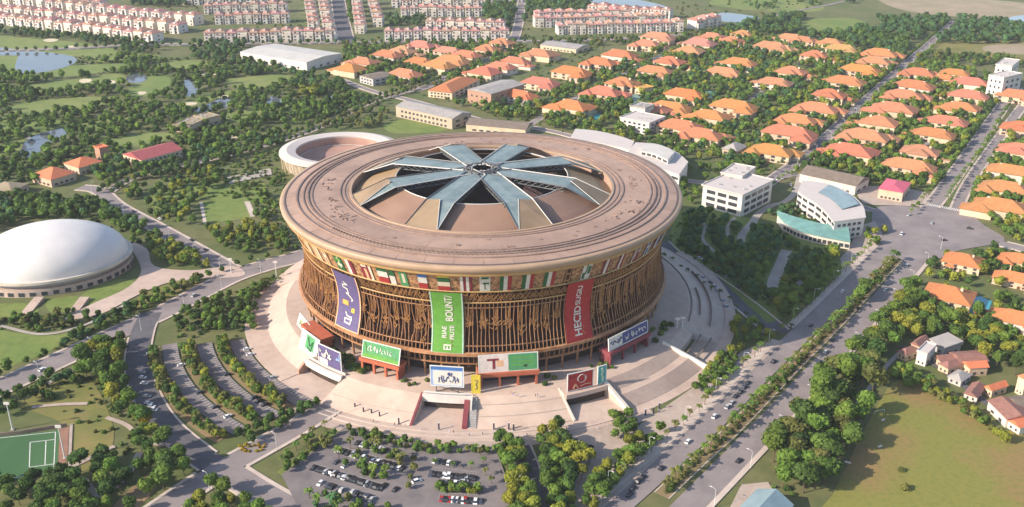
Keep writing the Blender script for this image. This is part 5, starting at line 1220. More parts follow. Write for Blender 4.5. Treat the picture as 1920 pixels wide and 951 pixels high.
def cars(pts, lab, group, seed, **kw):
    for i, (px, py, az) in enumerate(pts):
        x, y = G(px, py); put_car(x, y, math.pi / 2 - R_(az), ordw(i) + lab, group, seed * 50 + i, **kw)
cars([(266, 700, 100), (268, 710, 100), (271, 721, 100), (276, 745, 100), (279, 758, 105), (284, 764, 105), (289, 770, 110)], ' from the top along the left kerb of the curving road', 'cars parked on the curving road', 8, cols=('cw', 'cw', 'cs'))
cars([(283, 664, 60), (290, 670, 60)], ' of two cars at the top of the outer terrace', 'cars on the terraces', 9, cols=('cw', 'cs'))
for r, key, n, sd in ((217.5, 'outer', 16, 11), (195.5, 'middle', 18, 12), (174.8, 'inner', 10, 13)):
    q = random.Random(sd); i = 0
    for a in np.linspace(-66, -39, n):
        if q.random() < .68: continue
        x, y, _ = POL(r, a + q.uniform(-.3, .3)); put_car(x, y, R_(a) + math.pi / 2, ordw(i) + ' from the top on the ' + key + ' terrace', 'cars on the terraces', sd * 40 + i, cols=('cw', 'cs', 'cb', 'cd')); i += 1
cars([(1262, 490, 130), (1278, 499, 130), (1292, 507, 130), (1304, 515, 130), (1318, 523, 130), (1332, 532, 130), (1340, 540, 130), (1346, 548, 130), (1356, 566, 135), (1362, 578, 140)], ' from the back on the plaza side of the shaded road', 'cars on the shaded service road', 14, cols=('cb', 'cw', 'cs', 'cd'))
cars([(1312, 486, 130), (1322, 492, 130), (1348, 514, 130), (1362, 522, 130), (1384, 540, 130)], ' from the back on the garden side of the shaded road', 'cars on the shaded service road', 15, cols=('cs', 'cw', 'cb'))
cars([(1395, 728, 36), (1402, 720, 36), (1388, 737, 36), (1379, 745, 36)], ' from the top of the dark cars at the avenue kerb', 'cars on the avenue', 16, cols=('cb', 'cd'))
cars([(1372, 757, 36), (1364, 765, 36), (1340, 783, 36)], ' from the top of the pale cars behind the dark ones', 'cars on the avenue', 17, cols=('cw', 'cs'))
cars([(1197, 905, 36), (1186, 918, 36), (1205, 897, 36), (1180, 930, 36)], ' from the top of the cars at the lower left avenue', 'cars on the avenue', 18)
cars([(1385, 866, 38), (1535, 680, 36), (1560, 640, 36), (1608, 580, 36), (1660, 545, 36), (1700, 500, 36), (1548, 662, 36)], ' in order going up the eastern carriageway', 'cars on the avenue', 19)
cars([(1240, 880, 36), (1290, 830, 36), (1450, 680, 36), (1520, 612, 36), (1580, 548, 36)], ' in order going up the western carriageway', 'cars on the avenue', 20, cols=('cw', 'cs', 'cb'))
cars([(300, 412, 137), (360, 452, 137), (385, 470, 137), (250, 398, 137)], ' on the road to the red roofed houses', 'cars on the left roads', 21)
cars([(80, 695, 31), (180, 640, 31), (365, 556, 31)], ' from the left on the boulevard', 'cars on the left roads', 22, cols=('cw', 'cs'))
cars([(1705, 405, 60), (1770, 452, 80), (1818, 430, 120), (1746, 420, 20), (1690, 440, 30)], ' of the cars crossing the junction', 'cars at the junction', 23, cols=('cw', 'cs', 'cb'))
cars([(1452, 342, 70), (1460, 338, 70), (1470, 336, 60), (1482, 348, 10), (1486, 356, 10)], ' of the cars near the white office', 'cars near the office', 24, cols=('cw', 'cs', 'cb'))
cars([(870, 905, 80), (782, 905, 60), (1100, 850, 40), (1106, 842, 40)], ' of the cars standing alone below the stadium', 'cars below the stadium', 25)

# ================================================================ STREET FURNITURE, PEOPLE
def lamp_proto():
    root = thing('street_lamp', 'lamp', 'street lamp'); H = 11
    link('pole', MB().tube([(0, 0, 0), (0, 0, H * .6), (0, 0, H)], [.17, .13, .09], 6).mesh('pole', 'lampmetal'), root)
    link('arm', MB().tube([(0, 0, H - .1), (1.2, 0, H + .5), (2.6, 0, H + .6)], .07, 5).mesh('arm', 'lampmetal'), root)
    link('lamp_head', MB().box(2.2, 3.4, -.22, .22, H + .48, H + .7).mesh('lamp_head', 'lampmetal'), root)
    return root
LPR = lamp_proto(); lused = False
def lamp(x, y, rz, lab, grp, sc=1.0):
    global lused
    if lused: o = copy_tree(LPR, (x, y, .1), rz, sc)
    else: o = LPR; lused = True; o.location = (x, y, .1); o.rotation_euler = (0, 0, rz); o.scale = (sc,) * 3
    o['label'] = lab; o['group'] = grp
for key, off, step, where, nm in (('boulevard', 11, 38, 'along the boulevard, {} from its lower left end', 'boulevard'), ('avenue_west', -12, 40, 'on the pavement of the western carriageway, {} from the bottom', 'avenue'), ('avenue_east', 10.5, 42, 'on the right kerb of the avenue, {} from the bottom', 'avenue'), ('northwest', -8.5, 42, 'on the road to the red roofed houses, {} from the junction', 'left road'), ('villa_street', 8, 60, 'in the villa street, {} from the front', 'villa street'), ('diagonal', 9.5, 45, 'on the diagonal road, {} from the bottom', 'diagonal road')):
    for i, (x, y, a) in enumerate(along(offset(ROADS[key], off), step, 12)):
        px, py, _ = PJ(x, y, 0)
        if -20 < px < 1940 and -10 < py < 1000: lamp(x, y, a + (math.pi / 2 if off > 0 else -math.pi / 2), 'grey street lamp ' + where.format(ordw(i)), 'lamps on the ' + nm)
# small things on the field
x, y = G(1648, 776); t = thing('goal_frame', 'small white goal frame at the wooded edge of the dry field', 'goal', (x, y, 0), R_(20))
link('crossbar', MB().box(-3.7, 3.7, -.12, .12, 2.3, 2.5).mesh('crossbar', 'white'), t)
for k in (-3.6, 3.6): link('post', MB().box(k - .12, k + .12, -.12, .12, 0, 2.3).mesh('post', 'white'), t); link('stay', MB().bar((k, 0, 2.3), (k, 2.4, 0), .12).mesh('stay', 'white'), t)
for px, py, lb in ((1590, 868, 'pale stone block at the lower left of the field'), (1656, 788, 'pale plank lying near the goal frame'), (1650, 838, 'low white marker lying on the worn field')):
    x, y = G(px, py); tag(link('stone_block', MB().prism([(-1.6, -.5), (1.4, -.7), (1.7, .4), (-1.3, .6)], 0, .6).mesh('stone_block', 'offwhite'), None, (x, y, 0), R_(px)), lb, 'block')
# masts
def mast(px, py, H, lab):
    x, y = G(px, py); root = thing('light_mast', lab, 'mast', (x, y, 0))
    link('pole', MB().tube([(0, 0, 0), (0, 0, H)], [.45, .25], 8).mesh('pole', 'lampmetal'), root)
    link('floodlight', MB().box(-1.6, 1.6, -.3, .3, H, H + 1.6).mesh('floodlight', 'white'), root)
    link('base', MB().box(-.9, .9, -.9, .9, 0, .7).mesh('base', 'greywall'), root)
for px, py, H, lab in ((519, 522, 13, 'thick white mast left of the stadium'), (434, 512, 11, 'white mast on the tip of the junction island'), (24, 806, 17, 'floodlight mast beside the pitch'), (122, 860, 20, 'tall floodlight mast at the end of the pitch'), (1278, 632, 14, 'pale mast on the white stair wall'), (1268, 634, 14, 'second pale mast on the stair wall')): mast(px, py, H, lab)
# bollard-like dark totems and people on the promenade
tm = MB().prism([(-.45, -.3), (.45, -.3), (.45, .3), (-.45, .3)], 0, 4.6).mesh('panel', 'cloth'); tb = MB().box(-.7, .7, -.55, .55, 0, .3).mesh('base', 'greywall'); tcap = MB().box(-.5, .5, -.35, .35, 4.6, 4.75).mesh('cap', 'lampmetal')
for i, (px, py) in enumerate([(666, 768), (682, 776), (697, 779), (712, 784), (748, 796), (823, 806), (926, 806), (954, 806), (963, 808), (1210, 780), (1225, 776), (1236, 768)]):
    x, y = G(px, py); t = thing('totem', 'slim dark upright sign, ' + ordw(i) + ' from the left at the foot of the podium', 'totem', (x, y, .06), R_(10), 'totems at the foot of the podium')
    o = link('panel', tm, t); o.color = (.6, .55, .6, 1); link('base', tb, t); link('cap', tcap, t)
def person_proto():
    me = bpy.data.meshes.new('person'); bm = bmesh.new(); sk = bm.verts.layers.skin.verify()
    J = {}
    def v(n, p, r): q = bm.verts.new(p); q[sk].radius = (r, r); J[n] = q
    v('pel', (0, 0, .95), .15); v('chest', (0, .02, 1.32), .17); v('neck', (0, .01, 1.5), .06); v('head', (0, -.02, 1.66), .105)
    for s, n in ((-1, 'l'), (1, 'r')):
        v(n + 'hip', (s * .09, 0, .88), .1); v(n + 'knee', (s * .11, -.06 * s, .48), .07); v(n + 'foot', (s * .12, .10 * s, .06), .05); v(n + 'toe', (s * .12, .10 * s - .15, .03), .035)
        v(n + 'sh', (s * .2, .02, 1.42), .07); v(n + 'el', (s * .27, .03 * s, 1.14), .05); v(n + 'ha', (s * .27, -.1 * s, .86), .04)
    for a, b in ('pel chest', 'chest neck', 'neck head', 'pel lhip', 'lhip lknee', 'lknee lfoot', 'lfoot ltoe', 'pel rhip', 'rhip rknee', 'rknee rfoot', 'rfoot rtoe', 'chest lsh', 'lsh lel', 'lel lha', 'chest rsh', 'rsh rel', 'rel rha') and [s.split() for s in ('pel chest', 'chest neck', 'neck head', 'pel lhip', 'lhip lknee', 'lknee lfoot', 'lfoot ltoe', 'pel rhip', 'rhip rknee', 'rknee rfoot', 'rfoot rtoe', 'chest lsh', 'lsh lel', 'lel lha', 'chest rsh', 'rsh rel', 'rel rha')]:
        bm.edges.new((J[a], J[b]))
    J['pel'][sk].use_root = True
    bm.to_mesh(me); bm.free()
    o = bpy.data.objects.new('person', me); COL.objects.link(o); m = o.modifiers.new('skin', 'SKIN'); o.modifiers.new('sub', 'SUBSURF').levels = 1
    bpy.context.view_layer.update(); dg = bpy.context.evaluated_depsgraph_get(); out = bpy.data.meshes.new_from_object(o.evaluated_get(dg)); bpy.data.objects.remove(o)
    out.materials.clear(); out.materials.append(M['cloth']); out.materials.append(M['skin'])
    for p in out.polygons:
        if p.center.z > 1.52 or (abs(p.center.x) > .22 and p.center.z < .95): p.material_index = 1
    return out
PM = person_proto()
hairm = MB().revolve([(.001, 1.80), (.07, 1.78), (.115, 1.70), (.11, 1.62)], 10).mesh('hair', 'tyre')
q = random.Random(99)
for i, (px, py, t) in enumerate([(962, 742, 'in the dark group on the podium'), (968, 744, 'in the dark group on the podium'), (974, 743, 'in the dark group on the podium'), (958, 738, 'in the dark group on the podium'), (1004, 744, 'of the pair on the podium'), (1008, 743, 'of the pair on the podium'), (1060, 722, 'beside the upper edge of the podium'), (1092, 733, 'on the bridge above the right ramp'), (760, 800, 'at the foot of the left slope'), (842, 812, 'in front of the middle ramp'), (850, 812, 'in front of the middle ramp'), (905, 816, 'on the promenade'), (988, 818, 'on the promenade'), (1380, 912, 'on the right avenue pavement'), (1255, 765, 'near the hedge by the stone steps'), (740, 798, 'at the foot of the left slope'), (1300, 742, 'on the avenue pavement'), (1316, 738, 'on the avenue pavement'), (1332, 726, 'on the avenue pavement'), (1350, 712, 'on the avenue pavement'), (1236, 776, 'near the hedge by the stone steps'), (1120, 806, 'at the foot of the right ramp'), (1140, 800, 'at the foot of the right ramp'), (700, 792, 'at the foot of the left slope'), (640, 760, 'at the foot of the left slope'), (880, 818, 'on the promenade'), (1030, 812, 'on the promenade'), (1062, 806, 'on the promenade'), (790, 806, 'in front of the middle ramp'), (1200, 792, 'near the hedge by the stone steps')]):
    z = PZ if py < 748 else .06
    if i < 6: 
        x, y = G(px, py, 5.5); rr = math.hypot(x, y); z = PZ if rr < 150 else max(.1, PZ - (rr - 150) * (PZ - .4) / 24)
        x, y = G(px, py, z)
    else: x, y = G(px, py, z)
    cl = q.choice([((.5, .5, .6), 'dark'), ((4, 4, 4.2), 'pale'), ((3, .5, .5), 'red'), ((.6, 1, 2.4), 'blue')])
    o = link('person', PM, None, (x, y, z), q.uniform(0, 6.28), 1.15); o.color = (*cl[0], 1)
    tag(o, 'person in ' + cl[1] + ' clothes walking, ' + ordw(i) + ' figure, ' + t, 'person', 'people around the podium'); link('hair', hairm, o)

# ================================================================ TREES AND PLANTS
def crown_mesh(name, seed, n=420, flat=1.0, lumps=9, ls=(.15, .30), core=True, cone=False):
    r = np.random.default_rng(seed)
    C = r.normal(size=(lumps, 3)); C /= np.linalg.norm(C, axis=1)[:, None]; C *= r.uniform(.25, .62, (lumps, 1)); C[:, 2] *= flat
    C[0] = 0; rad = r.uniform(.34, .56, lumps); rad[0] = .66
    if cone:
        C = np.stack([r.normal(0, .12, lumps), r.normal(0, .12, lumps), np.linspace(-.8, .95, lumps)], 1); rad = np.linspace(.55, .16, lumps)
    k = r.integers(0, lumps, n); d = r.normal(size=(n, 3)); d /= np.linalg.norm(d, axis=1)[:, None]
    P = C[k] + d * (rad[k] * r.uniform(.82, 1.12, n))[:, None]
    nr = d * .75 + r.normal(size=(n, 3)) * .5 + np.array([0, 0, .25]); nr /= np.linalg.norm(nr, axis=1)[:, None]
    t = np.cross(nr, r.normal(size=(n, 3))); t /= np.linalg.norm(t, axis=1)[:, None]; b = np.cross(nr, t)
    s = r.uniform(ls[0], ls[1], n)[:, None] * .5
    V = np.stack([P - t * s * 1.2, P + b * s, P + t * s * 1.2, P - b * s], 1).reshape(-1, 3)
    F = np.arange(n * 4).reshape(-1, 4)
    cv, cf = [], []
    if core:
        for i in range(lumps):
            o = len(cv); m = 7
            for a in range(1, 5):
                th = math.pi * a / 5
                for j in range(m):
                    ph = 2 * math.pi * j / m + a * .4; cv.append(C[i] + rad[i] * .86 * r.uniform(.9, 1.08) * np.array([math.sin(th) * math.cos(ph), math.sin(th) * math.sin(ph), math.cos(th)]))
            for a in range(3):
                for j in range(m): cf.append([o + a * m + j, o + (a + 1) * m + j, o + (a + 1) * m + (j + 1) % m, o + a * m + (j + 1) % m])
            top = len(cv); cv.append(C[i] + [0, 0, rad[i] * .86]); 
            for j in range(m): cf.append([top, o + j, o + (j + 1) % m, o + (j + 1) % m])
    if cv:
        nv = len(V); V = np.vstack([V, np.array(cv)]); F2 = [tuple(nv + np.array(f)) for f in cf]
        F2 = [f if f[2] != f[3] else f[:3] for f in F2]
    else: F2 = []
    return V, [tuple(int(i) for i in f) for f in F] + [tuple(int(i) for i in f) for f in F2]
def tomesh(name, VF, m):
    me = bpy.data.meshes.new(name); me.from_pydata([tuple(v) for v in VF[0]], [], VF[1]); me.materials.append(M[m]); me.update(); return me
CROWN = [tomesh('crown', crown_mesh('c', 10 + i, 520, .8), 'leaf') for i in range(6)]
CROWNT = [tomesh('crown', crown_mesh('c', 40 + i, 420, 1.0, 8, cone=True), 'leaf') for i in range(2)]
SHRUB = [tomesh('foliage', crown_mesh('c', 60 + i, 260, .6, 7, (.2, .38)), 'leaf') for i in range(3)]
TRUNK = MB().tube([(0, 0, 0), (0.03, 0, .45), (0, .02, 1)], [.09, .065, .04], 6).tube([(0.03, 0, .45), (.25, .1, .95)], [.05, .025], 5).tube([(.02, 0, .55), (-.2, -.15, 1.0)], [.045, .02], 5).mesh('trunk', 'trunk')
def palm_fronds(seed):
    r = random.Random(seed); mb = MB()
    for k in range(15):
        a = k * 2.4 + r.uniform(-.2, .2); e = r.uniform(.2, 1.1); L = r.uniform(.85, 1.15); pts = []
        for i in range(5):
            t = i / 4; x = L * t * math.cos(e * .6) * (1 - .1 * t); z = L * (math.sin(e) * t - .75 * t * t); pts.append((x, z))
        for i in range(4):
            w0, w1 = [.05, .17, .19, .14, .03][i], [.05, .17, .19, .14, .03][i + 1]
            for sg in (-1, 1):
                v = []
                for (x, z), w in ((pts[i], w0), (pts[i + 1], w1)):
                    c, s = math.cos(a), math.sin(a); v += [(x * c, x * s, z), (x * c - sg * w * s, x * s + sg * w * c, z - w * .45)]
                mb.add(v, [(0, 2, 3, 1) if sg > 0 else (0, 1, 3, 2)])
    return mb.mesh('fronds', 'leaf')
PALM = [palm_fronds(i) for i in range(4)]
PTR = MB().tube([(0, 0, 0), (.03, 0, .5), (0, 0, 1)], [.035, .026, .022], 6).mesh('trunk', 'trunk')
TONES = {'dark green': (.052, .095, .026), 'mid green': (.078, .132, .030), 'fresh green': (.112, .175, .034), 'yellow green': (.19, .20, .032), 'golden': (.34, .23, .03), 'olive': (.125, .13, .042), 'blue green': (.060, .125, .055)}
cand = []          # (apparent size, kind, x, y, R, H, tone, zone)
def taken(x, y, R, pool, f):
    for (a, b, c) in pool:
        if (a - x) ** 2 + (b - y) ** 2 < ((R + c) * f) ** 2: return True
    return False
def zone(poly, n, rr, tones, where, kind='tree', f=.62, seed=0, check=True, hk=(1.35, 1.8)):
    P = GG(poly); A = np.array(P); q = random.Random(seed + len(cand)); pool = []; tries = 0
    x0, y0, x1, y1 = *A.min(0), *A.max(0)
    while len(pool) < n and tries < n * 30:
        tries += 1; x, y = q.uniform(x0, x1), q.uniform(y0, y1)
        if not inside(P, np.array([x]), np.array([y]))[0] or (check and blocked(x, y)): continue
        R = q.uniform(*rr)
        if taken(x, y, R, pool, f): continue
        pool.append((x, y, R)); px, py, sc = PJ(x, y, R)
        if not (-30 < px < 1950 and -40 < py < 1010): continue
        cand.append((R * sc, kind, x, y, R, R * q.uniform(*hk), q.choice(tones), where))
def rowtrees(line, step, rr, tones, where, kind='palm', seed=0, jit=.8, hk=(1.4, 1.8), start=3):
    q = random.Random(seed)
    for (x, y, a) in along(line, step, start):
        px, py, sc = PJ(x, y)
        if not (-30 < px < 1950 and -30 < py < 1010): continue
        R = q.uniform(*rr); cand.append((R * sc, kind, x + q.uniform(-jit, jit), y + q.uniform(-jit, jit), R, R * q.uniform(*hk), q.choice(tones), where))
occ(GG([(1680, 642), (1780, 636), (1850, 686), (1940, 720), (1940, 815), (1880, 812), (1800, 764), (1740, 722), (1684, 694)]))
D, MG, FG, YG, GO, OL, BG = 'dark green', 'mid green', 'fresh green', 'yellow green', 'golden', 'olive', 'blue green'
Z = zone
# near, lower part
Z([(190, 645), (250, 640), (262, 700), (290, 790), (340, 850), (382, 900), (350, 930), (300, 920), (262, 880), (240, 800), (180, 730), (140, 690)], 95, (4.2, 7.0), [MG, FG, MG, YG, D], 'in the wood between boulevard and curving road', seed=1)
Z([(255, 780), (315, 775), (330, 830), (280, 840)], 7, (4.5, 6), [GO, GO, YG], 'among the golden trees beside the curving road', seed=2, f=.5)
Z([(100, 900), (200, 860), (260, 880), (330, 930), (300, 990), (60, 1000)], 34, (4, 6), [D, MG, FG], 'around the bare patch at the lower left', seed=3)
Z([(-30, 700), (110, 690), (150, 720), (60, 770), (-30, 790)], 22, (3, 4.6), [BG, D, MG], 'by the boulevard above the pitch', seed=4)
Z([(-30, 905), (110, 900), (90, 1000), (-30, 1000)], 14, (4, 5.5), [D, MG], 'below the football pitch', seed=5)
Z([(340, 970), (400, 920), (470, 930), (520, 960), (560, 1000), (330, 1010)], 20, (3.5, 5.5), [MG, YG, FG], 'on the corner below the diagonal road', seed=6)
Z([(330, 590), (400, 562), (500, 540), (505, 600), (498, 622), (420, 628), (335, 622)], 52, (3.0, 4.6), [MG, D, FG, MG], 'in the grove between boulevard and terraces', seed=7)
Z([(275, 445), (330, 442), (400, 480), (420, 496), (400, 505), (300, 500), (280, 470)], 34, (3.6, 5.2), [YG, MG, FG, D], 'in the wedge between dome and junction', seed=8)
Z([(262, 560), (330, 535), (425, 512), (440, 525), (330, 572), (270, 590)], 20, (2.6, 4), [MG, OL, FG], 'on the yellowish strip by the boulevard', seed=9)
Z([(110, 640), (250, 575), (265, 590), (200, 625), (120, 665)], 22, (2.6, 3.8), [D, MG, BG], 'along the upper verge of the boulevard', seed=10)
Z([(-30, 590), (60, 600), (150, 585), (220, 560), (215, 590), (90, 625), (-30, 625)], 36, (2.4, 3.6), [D, MG, OL], 'below the dome lawns', seed=11)
Z([(930, 832), (968, 838), (985, 880), (1000, 951), (1010, 1000), (960, 1000), (945, 900)], 26, (3.6, 5.4), [FG, YG, MG], 'between parking lot and dark lane', seed=12, check=False, f=.55)
Z([(1012, 815), (1050, 808), (1075, 850), (1110, 870), (1080, 920), (1060, 1000), (1040, 1000), (1020, 900)], 34, (3.8, 5.8), [FG, YG, MG, D], 'right of the dark lane', seed=13, check=False, f=.55)
Z([(1150, 790), (1185, 786), (1190, 812), (1165, 836), (1148, 820)], 9, (3, 4.4), [FG, MG], 'on the small green island below the stone steps', seed=14, check=False)
Z([(1110, 910), (1160, 855), (1240, 800), (1252, 812), (1200, 865), (1130, 950), (1090, 980)], 26, (3.2, 4.8), [FG, MG, YG], 'on the long verge beside the avenue pavement', seed=15, check=False, f=.55)
Z([(1300, 735), (1330, 690), (1380, 655), (1392, 668), (1340, 740), (1315, 752)], 24, (2.6, 4), [FG, YG, MG], 'on the verge right of the stone steps', seed=16, check=False)
Z([(1370, 600), (1420, 610), (1450, 640), (1400, 668), (1375, 650)], 16, (3, 4.6), [YG, FG, MG], 'at the corner of service road and avenue', seed=17, check=False)
Z([(1440, 560), (1480, 520), (1560, 470), (1590, 500), (1560, 560), (1500, 600), (1460, 600)], 40, (4, 6.2), [YG, FG, FG, MG], 'in the sunny end of the garden', seed=18)
Z([(1285, 400), (1330, 400), (1400, 430), (1460, 440), (1500, 470), (1540, 480), (1500, 530), (1440, 560), (1400, 560), (1340, 510), (1275, 460)], 170, (3.0, 5.0), [BG, MG, FG, BG], 'in the shaded garden beside the stadium', seed=19)  # leaf tones lightened in colour to stand in for weak skylight
Z([(1430, 400), (1490, 395), (1540, 440), (1480, 425)], 16, (3.5, 5), [D, BG], 'between the two curved buildings', seed=20)
Z([(1620, 440), (1650, 420), (1660, 440), (1640, 470), (1625, 465)], 7, (3, 4), [FG, YG], 'on the island before the curved building', seed=21, check=False)
Z([(1440, 860), (1470, 800), (1520, 730), (1560, 680), (1640, 660), (1650, 700), (1620, 790), (1570, 880), (1530, 940), (1470, 930)], 60, (6, 9.5), [MG, FG, D, FG, OL], 'in the tall stand between avenue and field', seed=22, f=.55)
Z([(1610, 560), (1690, 500), (1720, 560), (1740, 610), (1700, 660), (1620, 660), (1600, 610)], 40, (4.5, 7), [FG, YG, MG, MG], 'between avenue and the big orange villas', seed=23)
Z([(1660, 700), (1740, 690), (1800, 720), (1830, 770), (1880, 830), (1940, 880), (1940, 960), (1890, 880), (1820, 790), (1740, 730)], 60, (3, 4.6), [YG, FG, OL, MG], 'along the far side of the dry field', seed=24, f=.6)
Z([(1668, 700), (1690, 698), (1760, 728), (1800, 760), (1870, 812), (1900, 850), (1860, 815), (1800, 775), (1750, 748), (1700, 730)], 34, (2.6, 3.8), [YG, FG, OL, MG], 'in the hedge between field and small houses', seed=241, check=False, f=.6)
Z([(1740, 600), (1840, 600), (1900, 630), (1940, 700), (1880, 720), (1800, 660), (1740, 640)], 44, (4.5, 6.5), [FG, MG, YG, D], 'above the small houses', seed=25)
Z([(1700, 480), (1770, 470), (1920, 470), (1940, 640), (1850, 620), (1740, 590), (1710, 530)], 50, (3.4, 5.2), [MG, FG, D, YG], 'in the gardens of the big orange villas', seed=26)
Z([(560, 830), (640, 808), (655, 812), (560, 880), (520, 900)], 16, (2.2, 3.4), [MG, FG, OL], 'on the verge left of the parking lot', seed=27, check=False)
Z([(655, 806), (700, 814), (800, 838), (930, 844), (930, 852), (800, 852), (700, 832), (652, 816)], 40, (1.4, 2.8), [OL, MG, FG, D], 'on the verge below the stadium steps', seed=28, check=False, f=.7)
Z([(650, 838), (700, 838), (775, 870), (760, 880), (645, 846)], 9, (1.6, 3.0), [OL, MG, FG], 'on the island behind the upper car row', seed=29, check=False)
Z([(640, 866), (690, 880), (735, 898), (728, 908), (640, 880)], 7, (1.8, 3.2), [MG, FG, D], 'on the strip between the car rows', seed=30, check=False)
Z([(818, 914), (902, 920), (902, 930), (815, 924)], 12, (1.8, 3.0), [MG, FG, YG], 'on the strip in the right half of the lot', seed=301, check=False)
Z([(556, 938), (640, 966), (760, 990), (600, 1000)], 16, (2.2, 3.8), [MG, FG, BG], 'on the verge at the bottom of the lot', seed=302, check=False)
Z([(470, 545), (520, 520), (545, 505), (540, 530), (500, 560)], 14, (2, 3.2), [OL, MG, D], 'beside the service yard left of the stadium', seed=303)
rowtrees(GG([(778, 862), (772, 900), (764, 935)]), 8, (2, 3), [OL, MG, FG], 'between the two halves of the lot', kind='tree', seed=304, jit=1.5)
rowtrees(GG([(600, 930), (660, 948), (740, 962)]), 7, (2, 3.2), [MG, FG, OL], 'in the low row of the lot', kind='tree', seed=305, jit=1.5)
rowtrees(GG([(806, 872), (850, 880), (900, 884)]), 10, (1.6, 2.6), [MG, FG], 'on the kerbed strip of the lot', kind='palm', seed=306, jit=1)
# parking strips
for r, t, n, sd in ((189, 'inner', 50, 31), (210.5, 'middle', 54, 32), (232.5, 'outer', 46, 33)):
    q = random.Random(sd)
    for k in range(n):
        a = -69 + 31.5 * (k + q.random()) / n; x, y, _ = POL(r + q.uniform(-3, 3), a); R = q.uniform(2.2, 4.2); sc = PJ(x, y)[2]
        cand.append((R * sc, 'tree', x, y, R, R * q.uniform(1.3, 1.7), q.choice([MG, FG, OL, YG, D]), 'on the ' + t + ' planted strip of the parking terraces'))
Z([(440, 822), (480, 800), (560, 770), (590, 755), (600, 765), (540, 800), (470, 836)], 16, (3, 4), [MG, D], 'at the lower end of the parking terraces', seed=34, check=False)
# left and upper left
Z([(-30, 340), (60, 380), (200, 380), (280, 430), (260, 450), (180, 412), (60, 412), (-30, 440)], 110, (4, 6), [D, MG, MG, FG, BG], 'in the wood behind the dome', seed=41)
Z([(200, 372), (280, 350), (400, 320), (420, 340), (370, 380), (370, 430), (300, 420)], 60, (3.6, 5.4), [MG, FG, D, YG], 'on the slope between the two left roads', seed=42)
Z([(380, 430), (480, 420), (540, 440), (550, 470), (480, 480), (420, 470)], 54, (3.4, 4.8), [D, MG, FG, YG], 'in front of the square green', seed=43)
Z([(470, 390), (520, 340), (530, 420), (490, 430)], 14, (3, 4.4), [MG, FG], 'between square green and stadium', seed=44)
Z([(150, 300), (340, 290), (520, 252), (540, 270), (360, 325), (240, 345), (190, 345)], 100, (3.6, 5.4), [D, MG, BG, FG], 'along the long road behind the club house', seed=45)
Z([(-30, 290), (60, 300), (150, 310), (60, 350), (-30, 350)], 40, (4, 6), [D, MG, FG], 'around the orange roofed houses', seed=46)
# golf
Z([(-30, 140), (240, 108), (450, 130), (640, 165), (680, 190), (560, 250), (380, 290), (150, 300), (-30, 300)], 700, (3.4, 6.6), [D, MG, FG, MG, FG], 'scattered over the golf course', seed=47, f=.5)
Z([(-30, 52), (120, 66), (300, 84), (300, 100), (240, 104), (120, 84), (-30, 70)], 110, (4, 6.5), [D, BG, MG], 'between golf course and townhouses', seed=48, f=.5)
Z([(360, 80), (460, 76), (450, 110), (560, 138), (640, 150), (660, 180), (560, 172), (430, 130), (360, 116)], 170, (4, 6.4), [BG, D, MG], 'around the exhibition hall', seed=49, f=.5)
Z([(560, 172), (596, 168), (600, 192), (566, 196)], 5, (6, 8), [YG], 'bright among darker trees by the round pond', seed=50, f=.4)
Z([(600, 190), (700, 180), (740, 200), (720, 240), (600, 250)], 60, (3.6, 5), [D, OL, MG], 'behind the ring arena', seed=51)
# villa district
Z([(640, 85), (960, 84), (1000, 110), (900, 160), (740, 165), (650, 140)], 420, (3.8, 6.0), [MG, FG, FG, OL, D], 'in the gardens of the farthest villa rows', seed=52, f=.5)
Z([(850, 200), (1000, 190), (1250, 85), (1340, 60), (1600, 90), (1720, 110), (1440, 330), (1180, 290), (1000, 235)], 1500, (3.6, 6.2), [MG, FG, FG, MG, YG, BG], 'in the gardens of the villa district', seed=53, f=.5)
Z([(1460, 330), (1720, 110), (1850, 140), (1900, 170), (1740, 370), (1620, 350), (1500, 330)], 560, (3.6, 6.0), [MG, FG, FG, YG, D], 'in the gardens right of the villa street', seed=54, f=.5)
Z([(1830, 330), (1940, 190), (1940, 470), (1880, 440), (1820, 395)], 140, (3.6, 5.8), [FG, YG, MG], 'in the gardens at the right edge', seed=55)
Z([(1250, 330), (1420, 300), (1440, 330), (1330, 345), (1290, 390)], 40, (3.4, 5), [D, MG, FG], 'around the white office', seed=56)
# far woods
Z([(960, 85), (1340, 62), (1345, 78), (1020, 92)], 60, (4, 6), [MG, OL, D], 'along the ridge road', seed=57)
Z([(1350, 60), (1480, 30), (1620, 55), (1700, 80), (1700, 110), (1600, 88), (1480, 66), (1360, 66)], 260, (5, 8), [BG, D, MG], 'in the wood round the green meadow', seed=58, f=.45)
Z([(1640, 36), (1800, 36), (1960, 50), (1960, 84), (1720, 82), (1660, 66)], 260, (5, 8), [BG, D, BG], 'in the far wood at the right', seed=59, f=.45)
Z([(1720, 92), (1800, 105), (1960, 114), (1960, 130), (1780, 124), (1710, 108)], 70, (4, 6), [MG, OL, D], 'below the dry yellow field', seed=60, f=.5)
Z([(250, -8), (345, -6), (350, 14), (250, 12)], 90, (6, 9), [BG, D], 'in the wood behind the left townhouses', seed=61, f=.45)
Z([(905, 15), (1110, 4), (1100, 22), (990, 36), (960, 60), (915, 52)], 150, (6, 8.5), [BG, D, MG], 'in the wood between the townhouse blocks', seed=62, f=.45)
Z([(720, 34), (800, 34), (790, 50), (725, 50)], 26, (5, 7), [BG, D], 'in the court of the pink townhouses', seed=63, f=.45)
Z([(1120, -6), (1340, -6), (1420, 22), (1560, 16), (1640, 0), (1640, -10), (1400, -10)], 60, (5, 7), [MG, BG], 'in the fields along the top edge', seed=64)
